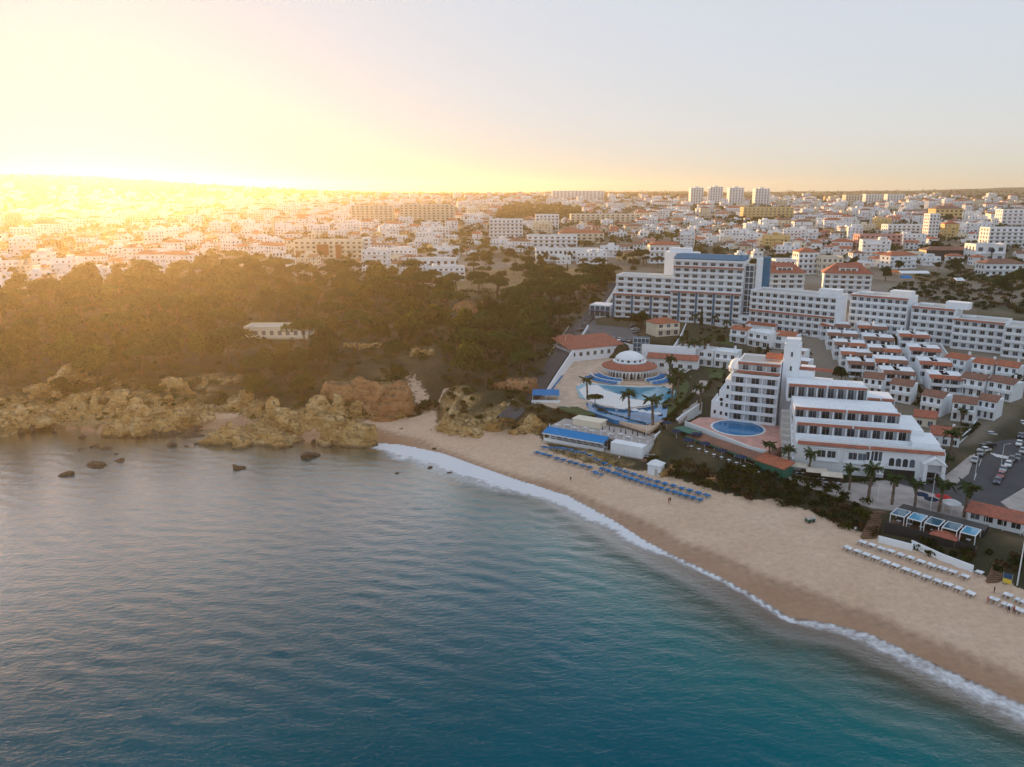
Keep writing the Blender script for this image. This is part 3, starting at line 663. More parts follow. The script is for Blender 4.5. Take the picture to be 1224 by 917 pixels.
# loose boulders along the rocky shore
BOULDERS = []; shore_pts = [at(x, y, 2.0) for x, y in [(-10,516),(30,509),(60,504),(110,509),(160,512),(205,506),(240,498),(262,515),(300,512),(350,516),(400,516),(430,508)]]
B_ME = [[rock_mesh('boulder', 3.2, 2.6, 1.9, 120+k, M[mt], 3) for k in range(5)] for mt in ('rock', 'rock_wet')]
for i in range(64):
    k = R.randrange(len(shore_pts)-1); t = R.random(); x = shore_pts[k][0]+(shore_pts[k+1][0]-shore_pts[k][0])*t; y = shore_pts[k][1]+(shore_pts[k+1][1]-shore_pts[k][1])*t + R.uniform(-7, 9)
    z = H(x, y); dark = z < 0.8; sc = R.choice((0.45, 0.7, 1.0, 1.5, 2.0 if not dark else 0.8))
    o = link('boulder', B_ME[dark][R.randrange(5)], None, (x, y, max(z, -0.4)-0.15*sc), R.uniform(0, 6.28)); o.scale = (sc, sc*R.uniform(.8, 1.2), sc*R.uniform(.8, 1.5))
    BOULDERS.append((o, 'dark wet boulder' if dark else 'angular ochre boulder', *proj(x, y, z)))
LANDMARKS += [('arch headland', 345, 520), ('left rock cluster', 150, 505), ('left edge shelf', 15, 510), ('orange cliff', 432, 470), ('small left beach', 245, 505)]
auto_labels(BOULDERS, 'boulder', 'boulders along the rocky shore'); LANDMARKS.clear()
# ------------------------------------------------------------------ trees
rs = np.random.RandomState(11)
def leaf_cloud(lobes, n, size, flat=0.0, seed=0):
    """leaf clumps scattered over the shells of lobes: (cx,cy,cz,rx,ry,rz). Returns vertices and quads"""
    r = np.random.RandomState(seed); L = np.array(lobes); a = L[:,3]*L[:,4]; k = r.choice(len(L), n, p=a/a.sum()); L = L[k]
    d = r.randn(n, 3); d /= np.linalg.norm(d, axis=1)[:,None]; d[:,2] = np.where(d[:,2] < -0.35, -d[:,2]*0.6, d[:,2])
    rad = 0.74 + 0.32*r.rand(n)**0.6
    c = L[:,:3] + d*L[:,3:]*rad[:,None]
    nrm = d/L[:,3:]; nrm /= np.linalg.norm(nrm, axis=1)[:,None]; nrm = nrm + r.randn(n, 3)*0.55; nrm[:,2] += flat
    nrm /= np.linalg.norm(nrm, axis=1)[:,None]
    u = np.cross(nrm, r.randn(n, 3)); u /= np.linalg.norm(u, axis=1)[:,None]; v = np.cross(nrm, u)
    s = size*(0.55+0.9*r.rand(n))[:,None]; t = s*(0.6+0.5*r.rand(n))[:,None]
    bend = nrm*s*0.25*(r.rand(n)-0.3)[:,None]
    V = np.stack([c-u*s+bend, c-v*t*0.8, c+u*s-bend*0.5, c+v*t], 1).reshape(-1, 3)
    return V, np.arange(4*n).reshape(n, 4)
def trunk_mb(h, r, lean, tips, seed):
    q = random.Random(seed); b = MB(); p = (0, 0, -0.8)
    for i in range(4):
        t = (i+1)/4; nx_ = (lean[0]*t*t + q.uniform(-.08,.08), lean[1]*t*t + q.uniform(-.08,.08), h*t)
        b.tube(p, nx_, r*(1-0.5*i/4), r*(1-0.5*(i+1)/4), 7); p = nx_
    for t in tips: b.tube(p, t, r*0.42, r*0.14, 5); 
    return b
PROTO = {}
def proto(kind, trunk_me, crown_me): PROTO.setdefault(kind, []).append((trunk_me, crown_me))
for s in range(4):          # umbrella (stone) pines, unit height about 9 m
    q = random.Random(100+s); lob = []
    for k in range(11):
        a = q.uniform(0, 6.28); r_ = q.uniform(0, 3.6); lob.append((r_*cos(a), r_*sin(a), 7.0-0.10*r_*r_+q.uniform(-.3,.4), q.uniform(1.5,2.3), q.uniform(1.5,2.3), q.uniform(0.9,1.3)))
    V, F_ = leaf_cloud(lob, 2600, 0.26, 0.5, s)
    proto('pine', trunk_mb(5.4, 0.32, (q.uniform(-.8,.8), q.uniform(-.8,.8)), [(l[0]*0.8, l[1]*0.8, l[2]-0.5) for l in lob[:6]], s).mesh('trunk', M['bark']), np_mesh('crown', V, F_, M['leaf_pine']))
for s in range(5):          # rounded broadleaf trees, about 7 m
    q = random.Random(200+s); lob = []
    for k in range(9):
        a = q.uniform(0, 6.28); r_ = q.uniform(0, 2.1); lob.append((r_*cos(a), r_*sin(a), q.uniform(2.6, 5.6), q.uniform(1.2,1.9), q.uniform(1.2,1.9), q.uniform(1.1,1.7)))
    V, F_ = leaf_cloud(lob, 2200, 0.25, 0.15, 20+s)
    me_t = trunk_mb(2.8, 0.24, (q.uniform(-.4,.4), q.uniform(-.4,.4)), [(l[0]*0.7, l[1]*0.7, l[2]-0.2) for l in lob[:5]], s).mesh('trunk', M['bark'])
    proto('broad', me_t, np_mesh('crown', V, F_, M['leaf_oak'])); proto('dark', me_t, np_mesh('crown', V, F_, M['leaf_dark']))
for s in range(3):          # low scrub bushes, about 2.4 m
    q = random.Random(300+s); lob = []
    for k in range(6):
        a = q.uniform(0, 6.28); r_ = q.uniform(0, 1.2); lob.append((r_*cos(a), r_*sin(a), q.uniform(.5, 1.3), q.uniform(.6,1.0), q.uniform(.6,1.0), q.uniform(.5,.9)))
    V, F_ = leaf_cloud(lob, 380, 0.24, 0.1, 40+s)
    t = trunk_mb(0.7, 0.07, (0, 0), [(l[0]*0.7, l[1]*0.7, l[2]) for l in lob[:4]], s).mesh('stem', M['bark'])
    proto('bush', t, np_mesh('foliage', V, F_, M['leaf_dark'])); proto('drybush', t, np_mesh('foliage', V, F_, M['leaf_dry']))
for s in range(2):          # Italian cypress, 8 m
    V, F_ = leaf_cloud([(0,0,1.2+1.15*k,0.75-0.055*k*(k > 2)*1.2,0.75-0.055*k*(k > 2)*1.2,1.2) for k in range(6)], 800, 0.2, 0.0, 60+s)
    proto('cypress', trunk_mb(2.5, 0.14, (0,0), [], s).mesh('trunk', M['bark']), np_mesh('crown', V, F_, M['leaf_dark']))

def tree(kind, x, y, z, sc, name, sz=None, i=None):
    t_me, c_me = PROTO[kind][R.randrange(len(PROTO[kind])) if i is None else i]
    o = empty(name, (x, y, z), R.uniform(0, 6.28)); o.scale = (sc, sc, sz or sc*R.uniform(0.9, 1.12))
    link(t_me.name.split('.')[0], t_me, o); link(c_me.name.split('.')[0], c_me, o)
    return o
TREE_ITEMS = {'pine': [], 'broad': [], 'town': []}

def in_px(poly, x, y): return bool(inside(np.array([x]), np.array([y]), poly)[0])
WOODS = [(-40,352),(60,352),(105,338),(200,328),(300,322),(380,318),(440,322),(475,337),(540,348),(620,346),(660,336),(735,328),(730,345),(705,372),(680,398),(655,438),(628,468),(600,478),(545,486),(530,462),(515,448),(488,440),(478,470),(474,492),(455,440),(436,425),(415,472),(380,494),(330,498),(290,492),(240,498),(210,480),(160,474),(100,466),(60,484),(-40,494)]
CLEAR = [[(284,384),(374,384),(380,428),(282,428)], [(490,432),(530,432),(536,500),(470,500),(486,455)], [(545,358),(592,358),(592,380),(545,380)], [(405,408),(450,408),(450,425),(405,425)]]
PINE_ZONE = [(560,440),(590,395),(620,365),(660,345),(720,335),(700,372),(668,412),(640,448),(600,470),(565,475)]
cand = []
gx = -330
while gx < 80:
    gy = 240
    while gy < 560:
        x, y = gx+R.uniform(-4.2, 4.2), gy+R.uniform(-4.2, 4.2); z = H(x, y); p = proj(x, y, z)
        if -40 < p[0] < 735 and in_px(WOODS, *p) and not any(in_px(c, *p) for c in CLEAR): cand.append((x, y, z, p))
        gy += 9.2
    gx += 9.2
R.shuffle(cand)
n_p = n_b = 0; UNDER = []
for x, y, z, p in cand:
    zone = in_px(PINE_ZONE, *p)
    if zone or (R.random() < 0.14):
        if n_p < 130:
            n_p += 1; o = tree('pine', x, y, z, R.uniform(1.25, 1.95), 'stone_pine'); TREE_ITEMS['pine'].append((o, 'umbrella pine', *proj(x, y, z+6))); continue
    if n_b < 290 and R.random() < 0.8:
        n_b += 1; o = tree('broad' if R.random() < 0.75 else 'dark', x, y, z, R.choice((0.9, 1.1, 1.4, 1.8, 2.2))*R.uniform(0.85, 1.15), 'coast_tree'); TREE_ITEMS['broad'].append((o, R.choice(('olive-green woodland tree', 'bushy woodland tree', 'rounded woodland tree')), *proj(x, y, z+4))); continue
    UNDER.append((x, y, z, R.uniform(0.6, 1.0)))
# scrub: a mass nobody could count
def bush_mass(name, pts, mats, weights, n_leaf, size, label):
    Vs, Fs, Ms, off = [], [], [], 0
    for i, (x, y, z, s) in enumerate(pts):
        lob = [(R.uniform(-1.3,1.3)*s, R.uniform(-1.3,1.3)*s, R.uniform(0.3,1.1)*s, R.uniform(.7,1.2)*s, R.uniform(.7,1.2)*s, R.uniform(.5,1.0)*s) for _ in range(4)]
        V, F_ = leaf_cloud(lob, n_leaf, size, 0.2, i); V = V + np.array([x, y, z]); Vs.append(V); Fs.append(F_+off); off += len(V); Ms += [R.choices(range(len(mats)), weights)[0]]*n_leaf
    o = link(name, np_mesh(name, np.concatenate(Vs), np.concatenate(Fs), mats, mi=Ms)); tag(o, label, 'scrub', kind='stuff'); return o
pts = [(x, y, z, s*1.6) for x, y, z, s in UNDER]
def scatter(poly, step, smin, smax, keep=1.0, skip=()):
    X = [p[0] for p in poly]; Y = [p[1] for p in poly]; out = []
    w = [ground(px, py) for px, py in poly]; gx0, gx1 = min(p[0] for p in w)-5, max(p[0] for p in w)+5; gy0, gy1 = min(p[1] for p in w)-5, max(p[1] for p in w)+5
    gx = gx0
    while gx < gx1:
        gy = gy0
        while gy < gy1:
            x, y = gx+R.uniform(-step/2, step/2), gy+R.uniform(-step/2, step/2); z = H(x, y); p = proj(x, y, z)
            if R.random() < keep and in_px(poly, *p) and not any(in_px(c, *p) for c in skip): out.append((x, y, z, R.uniform(smin, smax)))
            gy += step
        gx += step
    return out
pts += scatter(WOODS, 5.0, 0.5, 1.1, 0.7, CLEAR[1:2])
pts += scatter([(270,500),(330,478),(420,470),(470,440),(488,450),(470,500),(440,503),(400,510),(300,505)], 3.8, 0.5, 1.1, 0.75)
pts += scatter([(-20,500),(60,470),(110,450),(215,465),(225,495),(150,505),(60,500),(-20,512)], 3.8, 0.5, 1.1, 0.65)
pts += scatter([(530,470),(560,478),(630,470),(640,520),(600,512),(560,515),(535,505)], 4.0, 0.5, 1.0, 0.7)
bush_mass('woodland_scrub', pts, [M['leaf_oak'], M['leaf_dark'], M['leaf_dry']], [5, 4, 3], 100, 0.32, 'dense olive and brown scrub filling the wooded cliff top')
pts = scatter([(640,487),(670,490),(720,500),(770,522),(775,545),(720,510),(655,512),(640,518)], 2.6, 0.5, 1.0, 0.9)
pts += scatter([(770,545),(830,556),(905,560),(990,580),(1040,605),(1046,640),(1000,630),(955,608),(900,595),(850,586),(815,574),(775,560)], 2.3, 0.6, 1.2, 0.9)
pts += scatter([(1270,560),(1300,450),(1480,480),(1480,700),(1300,690),(1262,650)], 4.5, 0.7, 1.4, 0.6)
pts += scatter([(1060,640),(1150,655),(1224,668),(1224,700),(1150,672),(1060,650)], 2.4, 0.5, 0.9, 0.85)
bush_mass('slope_scrub', pts, [M['leaf_dark'], M['leaf_dry'], M['leaf_oak']], [6, 3, 3], 90, 0.30, 'dark and dry scrub covering the bank between beach and promenade')
pts = scatter([(1100,330),(1224,318),(1400,318),(1480,400),(1480,470),(1300,440),(1236,384),(1180,372),(1060,352),(1080,338)], 7.0, 0.9, 1.9, 0.75)
bush_mass('hillside_scrub', pts, [M['leaf_dark'], M['leaf_dry']], [5, 3], 90, 0.5, 'dark scrub on the earth slope behind the long white hotel')
gard = []
for pg in ([(786,470),(806,440),(826,455),(822,490),(800,520),(786,510)], [(835,455),(868,440),(885,450),(860,478),(842,470)], [(880,418),(960,410),(975,440),(940,440),(905,425)], [(955,452),(1010,456),(1030,478),(990,474)], [(1090,470),(1130,455),(1140,500),(1100,505)], [(1120,510),(1160,505),(1150,530),(1120,526)], [(1110,425),(1220,445),(1222,470),(1150,462),(1112,440)], [(725,380),(800,384),(800,398),(760,392)], [(815,395),(880,392),(880,404),(820,402)], [(800,404),(822,410),(818,430),(802,424)], [(940,570),(1000,580),(1005,590),(945,578)], [(1075,612),(1170,630),(1170,640),(1080,622)], [(1046,430),(1070,420),(1090,470),(1068,470)], [(1000,420),(1018,420),(1040,465),(1020,465)]):
    gard += scatter(pg, 3.6, 0.35, 0.85, 0.6)
bush_mass('garden_shrubbery', gard, [M['leaf_dark'], M['leaf_oak']], [5, 3], 80, 0.26, 'low dark shrubs planted between the hotels and terraces')
x, y, z = ground(509, 488)
o = tree('bush', x, y, z-0.2, 2.6, 'round_shrub', 1.6, 0); tag(o, 'round dark shrub alone in the middle of the sandy gully', 'shrub')

# palms: every frond is a part
def frond_mesh(L, droop, seed):
    b = MB(); q = random.Random(seed); n = 7; prev = None
    for i in range(n+1):
        t = i/n; x = L*(t-0.18*droop*t*t); z = L*(0.55*t-droop*1.05*t*t); w = L*0.21*(sin(pi*min(1, t*0.92+0.08))**0.7)+0.03
        row = [(x, -w, z-w*0.55), (x, 0, z), (x, w, z-w*0.55)]
        if prev and i > 0:
            g = 0.55
            pr = [tuple(a+(c-a)*0 for a, c in zip(prev[k], row[k])) for k in range(3)]
            b.poly([pr[0], pr[1], row[1], tuple(r_*g+p_*(1-g) for r_, p_ in zip(row[0], pr[0]))]); b.poly([pr[1], pr[2], tuple(r_*g+p_*(1-g) for r_, p_ in zip(row[2], pr[2])), row[1]])
        prev = row
    return b.mesh('frond', M['leaf_palm'])
FROND = [frond_mesh(2.6, d_, i) for i, d_ in enumerate((0.18, 0.5, 0.8, 1.1))]
PALM_TRUNK = []
for s in range(3):
    b = MB(); p = (0,0,-0.6); q = random.Random(s)
    lx, ly = q.uniform(-.4,.4), q.uniform(-.4,.4)
    for i in range(8):
        t = (i+1)/8; n_ = (lx*t*t, ly*t*t, 6.0*t); rr = 0.30-0.08*t+(0.05 if i % 2 else 0); b.tube(p, n_, rr+0.03, rr-0.02, 9); p = n_
    b.lathe([(0.20,5.7),(0.42,6.0),(0.34,6.4),(0.1,6.55)], 9, cx=lx, cy=ly); PALM_TRUNK.append((b.mesh('trunk', M['palm_bark']), lx, ly))
def palm(px, py, z, h, label, spread=1.0):
    x, y = at(px, py, z); me, lx, ly = R.choice(PALM_TRUNK); o = empty('palm_tree', (x, y, z), R.uniform(0, 6.28)); o.scale = (h/6.5*spread,)*2 + (h/6.5,)
    link('trunk', me, o)
    for k in range(24):
        f = FROND[(k*7 + R.randrange(2)) % 4]; c = link('frond', f, o, (lx, ly, 6.35), 2.4*k+R.uniform(-.25,.25)); s_ = R.uniform(0.85, 1.12); c.scale = (s_,)*3
    return tag(o, label, 'palm', 'palm trees')
# ------------------------------------------------------------------ roads, pavements, terraces
def ribbon(name, pts, width, mat, dz=0.10, kind='structure', step=4.0, label=None):
    """strip laid along world points (x, y, z or None = on the ground)"""
    P_ = []
    for (a, b) in zip(pts[:-1], pts[1:]):
        n = max(1, int(hypot(b[0]-a[0], b[1]-a[1])/step))
        for i in range(n): P_.append([a[k]+(b[k]-a[k])*i/n for k in range(3)])
    P_.append(list(pts[-1])); b = MB(); L = []
    for i, p in enumerate(P_):
        q, r_ = P_[max(0, i-1)], P_[min(len(P_)-1, i+1)]; dx, dy = r_[0]-q[0], r_[1]-q[1]; l_ = hypot(dx, dy) or 1
        nx_, ny_ = -dy/l_*width/2, dx/l_*width/2; L.append(((p[0]+nx_, p[1]+ny_, p[2]+dz), (p[0]-nx_, p[1]-ny_, p[2]+dz)))
    for (a, c), (d_, e) in zip(L[:-1], L[1:]):
        b.poly([c, e, d_, a])
        b.poly([a, d_, (d_[0], d_[1], d_[2]-1.2), (a[0], a[1], a[2]-1.2)]); b.poly([e, c, (c[0], c[1], c[2]-1.2), (e[0], e[1], e[2]-1.2)])
    return tag(b.build(name, mat), label, None, None, kind)
def slab(name, poly, z, th, mat, kind='structure'):
    """level sheet with thickness over pixel outline given at level z"""
    w = [at(x, y, z) for x, y in poly]
    if sum(a[0]*b[1]-b[0]*a[1] for a, b in zip(w, w[1:]+w[:1])) < 0: w.reverse()
    return tag(MB().prism(w, z-th, z).build(name, mat), kind=kind)
def wall_line(name, pts, h, th, mat, label, cat='wall', sink=1.5, group=None):
    """free-standing wall along world points (x,y,z)"""
    b = MB()
    for p, q in zip(pts[:-1], pts[1:]):
        dx, dy = q[0]-p[0], q[1]-p[1]; l_ = hypot(dx, dy) or 1; nx_, ny_ = -dy/l_*th/2, dx/l_*th/2; ex, ey = dx/l_*th*0.45, dy/l_*th*0.45
        n = len(b.v)
        for c, s in ((p, -1), (q, 1)):
            for sg in (1, -1):
                b.v += [(c[0]+sg*nx_+s*ex, c[1]+sg*ny_+s*ey, c[2]-sink), (c[0]+sg*nx_+s*ex, c[1]+sg*ny_+s*ey, c[2]+h)]
        b.f += [(n+1,n+3,n+7,n+5),(n,n+4,n+6,n+2),(n+2,n+6,n+7,n+3),(n+4,n,n+1,n+5),(n,n+2,n+3,n+1),(n+6,n+4,n+5,n+7)]; b.m += [0]*6
    return tag(b.build(name, mat), label, cat, group)
def P3(px, py, z): x, y = at(px, py, z); return (x, y, z)

ROAD_PTS = [P3(605,500,7.5), P3(622,486,8.6), P3(634,474,9.6), P3(651,449,11), P3(669,424,13), P3(690,392,15.2), P3(706,374,16.6), P3(722,352,18), P3(731,338,19.5)]
ribbon('access_road', ROAD_PTS, 7.0, M['asphalt'], 0.25)
RW = [(p[0]+5.2, p[1]-0.6, p[2]) for p in ROAD_PTS[2:6]]
wall_line('retaining_wall', RW, 1.6, 0.5, M['white'], 'white retaining wall along the right side of the access road', sink=5)
wall_line('retaining_wall', [(p[0]+5.2, p[1]-0.6, p[2]) for p in ROAD_PTS[6:9]], 1.4, 0.5, M['white'], 'white wall beside the upper access road next to the hotel', sink=3)
wall_line('roadside_wall', [(p[0]-4.1, p[1]+0.5, p[2]) for p in ROAD_PTS[1:6]], 0.9, 0.35, M['stone'], 'low stone wall between the access road and the pines')
slab('car_park', [(686,400),(700,382),(712,373),(756,372),(764,390),(760,408),(738,410),(694,402)], 15.0, 1.0, M['asphalt_car_park'])
slab('street', [(1060,568),(1096,577),(1142,579),(1158,566),(1170,530),(1186,498),(1212,466),(1224,452),(1262,432),(1286,448),(1262,500),(1250,560),(1224,582),(1196,600),(1206,614),(1196,622),(1180,618),(1120,592),(1060,576)], 5.85, 0.5, M['asphalt'])
slab('pavement', [(1120,575),(1142,579),(1158,566),(1170,530),(1186,498),(1208,466),(1190,470),(1170,500),(1158,520),(1140,528),(1132,548)], 6.0, 0.5, M['paving'])
slab('pavement', [(1196,600),(1224,583),(1256,566),(1270,600),(1262,640),(1224,640),(1206,622),(1212,612)], 6.0, 0.5, M['paving'])
slab('plaza', [(905,556),(950,566),(1000,578),(1060,574),(1122,592),(1182,618),(1170,628),(1080,612),(1040,606),(1000,592),(940,572)], 5.9, 0.5, M['paving'])
for i in range(7):          # zebra crossing
    a, c = at(1182+i*4.3, 541+i*0.9, 5.87), at(1183.8+i*4.3, 546.4+i*0.9, 5.87)
    tag(MB().box(a[0], c[1], 5.84, a[0]+0.55, a[1], 5.862).build('zebra_stripe', M['paint']), kind='structure')
for k, (pts_) in enumerate(([(1163,578),(1176,540),(1198,500),(1222,462)],)):
    for (x0, y0), (x1, y1) in zip(pts_[:-1], pts_[1:]):
        for t in (0.1, 0.55):
            p, q = P3(x0+(x1-x0)*t, y0+(y1-y0)*t, 5.86), P3(x0+(x1-x0)*(t+0.22), y0+(y1-y0)*(t+0.22), 5.86)
            ribbon('lane_marking', [p, q], 0.14, M['paint'], 0.002)
wall_line('street_wall', [P3(1210,462,6), P3(1190,478,6), P3(1172,498,6), P3(1160,520,6), P3(1146,531,6)], 2.2, 0.4, M['white'], 'white garden wall climbing along the left side of the street', sink=3)
# aqua terrace and lawns
slab('pool_terrace', [(634,478),(660,446),(684,416),(700,410),(800,426),(806,470),(795,502),(776,515),(700,490),(660,487)], 9.3, 1.0, M['beige_deck'])
slab('lawn', [(664,486),(690,486),(712,495),(700,497),(672,490)], 9.36, 0.6, M['grass'])
slab('lawn', [(792,478),(818,452),(832,446),(818,476),(800,496),(788,490)], 9.36, 0.8, M['grass'])
slab('hotel_lawn', [(818,400),(832,392),(878,400),(876,418),(822,412)], 13.4, 2.0, M['grass'])
slab('lower_lawn', [(824,438),(870,438),(862,452),(824,452)], 10.6, 2.0, M['grass'])
ribbon('garden_path', [P3(786,524,7.5), P3(800,512,7.6), P3(812,500,8), P3(826,486,8.6), P3(832,470,9.4), P3(842,456,10.2)], 3.2, M['paving'], 0.3)
wall_line('garden_wall', [P3(634,484,8.2), P3(672,489,8.2), P3(715,500,7.6), P3(775,521,6.6)], 1.3, 0.5, M['stone'], 'long pale wall between the aqua pool and the beach restaurant', sink=4)
wall_line('garden_wall', [P3(783,526,6.8), P3(800,512,7.2), P3(838,486,8.4)], 1.5, 0.5, M['white'], 'white wall climbing beside the garden path to the oval pool terrace', sink=3)
wall_line('garden_wall', [P3(798,428,11.4), P3(812,408,13.4), P3(820,390,14.6)], 1.6, 0.5, M['white'], 'white stepped wall between dome building and hotel lawn', sink=3)
# beach paths on the cliff
ribbon('cliff_path', [ground(400,330), ground(450,331), ground(500,331), ground(545,331)], 2.6, M['stone'], 0.3)
# ------------------------------------------------------------------ hotels and big white buildings
def frame_px(pl, pr, z):
    a, b = at(pl[0], pl[1], z), at(pr[0], pr[1], z)
    return a, atan2(b[1]-a[1], b[0]-a[0]), hypot(b[0]-a[0], b[1]-a[1])
WIN = {}
def window_mesh(w, h, style=0):
    """dark sliding window: frame, mullion, pane set back"""
    k = (round(w, 2), round(h, 2), style)
    if k not in WIN:
        b = MB(); t = 0.07
        b.box(0, -0.04, 0, w, 0, h, 1)
        b.box(0, -0.09, 0, w, -0.041, t, 0); b.box(0, -0.09, h-t, w, -0.041, h, 0); b.box(0, -0.09, t, t, -0.041, h-t, 0); b.box(w-t, -0.09, t, w, -0.041, h-t, 0)
        if w > 1.2: b.box(w/2-0.03, -0.09, t, w/2+0.03, -0.041, h-t, 0)
        WIN[k] = b.mesh('window', [M['frame'], M['glass_blue' if style == 1 else 'glass']])
    return WIN[k]
PARA = {}
def panel_mesh(name, w, d, h, mat):
    k = (name, round(w, 2), round(d, 2), round(h, 2), mat)
    if k not in PARA: PARA[k] = MB().box(0, 0, 0, w, d, h).mesh(name, M[mat])
    return PARA[k]

def hotel_block(T, x0, y0, W, D, z0, nfl, fh, ncol, wall='white', rec=0.95, ww=0.56, skip=(), fins=(), red=(), style=0, roof=True, para=1.12, sink=3.0, parts=True, fincol='white'):
    """storeys of open loggias: core, slabs, cross walls; every window and balcony front is a part"""
    b = MB(); top = z0+nfl*fh; bw = W/ncol
    b.box(x0, y0+rec, z0-sink, x0+W, y0+D, top)
    for k in range(nfl+1): b.box(x0, y0, z0+k*fh-0.22 if k else z0-sink, x0+W, y0+rec-0.002, z0+k*fh)
    for c in range(ncol+1):
        t = 0.14 if 0 < c < ncol else 0.25; cx = x0+c*bw; a = max(x0+0.003, cx-t); e = min(x0+W-0.003, cx+t)
        b.box(a, y0+0.02, z0+0.001, e, y0+rec-0.003, top-0.221)
    b.box(x0, y0+0.02, top+0.001, x0+W, y0+0.3, top+0.75); b.box(x0, y0+D-0.3, top+0.001, x0+W, y0+D, top+0.75)
    b.box(x0, y0+0.301, top+0.001, x0+0.3, y0+D-0.301, top+0.75); b.box(x0+W-0.3, y0+0.301, top+0.001, x0+W, y0+D-0.301, top+0.75)
    b.build('wall', M[wall], T)
    if roof: MB().box(x0+0.302, y0+0.302, top-0.1, x0+W-0.302, y0+D-0.302, top+0.06).build('flat_roof', M['greywall'], T)
    wm = window_mesh(bw*ww, fh-0.75, style)
    for k in range(nfl):
        if k not in skip:
            for c in range(ncol):
                link('window', wm, T, (x0+c*bw+bw*(1-ww)/2, y0+rec-0.003, z0+k*fh+0.08))
        if k or True:
            link('balcony_front', panel_mesh('balcony_front', W, 0.14, para, wall), T, (x0, y0-0.145, z0+k*fh-0.15))
    for k in red: MB().shed(x0, y0-0.7, x0+W, y0-0.15, z0+k*fh-0.15, z0+k*fh+0.3, 0.0).build('tile_trim', M['tile_red'], T)
    for (c, za, zb) in fins: MB().box(x0+c*bw-0.45, y0-0.5, z0+za, x0+c*bw+0.45, y0-0.147, z0+zb).build('blue_fin', M['blue'], T)
    return top

# --- hotel with blue fins and blue roof
(ax, ay), arz, AW = frame_px((733,379), (884,389), 16)
TA = empty('blue_fin_hotel', (ax, ay, 16), arz); tag(TA, 'tall white beach hotel with blue fins and a flat blue roof behind the car park', 'hotel')
W1 = AW*0.46
hotel_block(TA, 0, 3, W1, 14, 0, 7, 3.05, 6)
hotel_block(TA, 0, 0, W1, 2.99, 0, 4, 3.05, 6, red=(4,), fins=((0,0,12.4),(2,0,12.4),(4,0,12.4),(6,0,12.4)), roof=True)
hotel_block(TA, W1+0.4, 2, AW-W1-0.4, 16, 0, 10, 3.05, 8, red=(9,))
hotel_block(TA, W1+0.4, -1.5, AW-W1-0.4, 3.49, 0, 5, 3.05, 8, red=(5,), fins=((1,0,15.5),(3,0,15.5),(5,0,15.5),(7,0,15.5)))
b = MB().shed(W1+0.4, 2.4, AW, 10, 30.6+0.78, 33.2, 0.3, th=0.3); b.box(W1+0.6, 10.01, 30.6, AW-0.2, 17.5, 33.2); b.build('blue_roof', M['blue'], TA)
b = MB().box(W1-8, 17.2, -3, W1+9, 26, 33.5); b.box(W1-6, 19, 33.51, W1+5, 25, 35.5); b.build('stair_block', M['white'], TA)
g = MB()
for k in range(11): g.box(AW+0.3, 4.2, k*2.9, AW+4.6, 10, k*2.9+0.25)
for xx in (AW+0.3, AW+2.3, AW+4.3): g.box(xx, 4.0, -2, xx+0.25, 4.19, 30)
g.build('stair_tower_frame', M['frame'], TA)
MB().box(AW+0.5, 5.5, -3, AW+4.4, 10, 29.5).build('stair_tower_glazing', M['glass_blue'], TA)
b = MB().box(AW+5.2, 6, -3, AW+8.2, 12, 32.5); b.build('lift_tower', M['white'], TA)
MB().box(AW+8.21, 6.4, -3, AW+11.4, 12, 33.2).build('blue_lift_tower', M['blue'], TA)
b = MB()
for k in range(6): b.tube((AW-3.4, 9+0.1*k, 33.5), (AW-3.4+1.1*cos(k), 9+1.1*sin(k), 35), 0.06)
b.lathe([(0.1,33.4),(0.9,34.2),(1.3,35.1),(1.2,35.1),(0.3,34.1)], 12, cx=AW-3.4, cy=11); b.build('rooftop_dish', M['frame'], TA)
b = MB().box(-12.5, -2, -2, -1.2, 9, 6.2); b.build('entrance_wing', M['white'], TA)
b = MB()
for k in range(4): b.box(-12.1+2.8*k, -2.12, 0.4, -9.8+2.8*k, -2.003, 2.7); b.box(-12.1+2.8*k, -2.12, 3.4, -9.8+2.8*k, -2.003, 5.6)
b.build('entrance_glazing', M['glass_blue'], TA)
MB().box(-12.9, -4.5, 3.0, -1.4, -2.13, 3.3).build('entrance_canopy', M['navy'], TA)
LANDMARKS += [('blue-finned hotel', 808, 348), ('blue lift tower', 904, 330)]

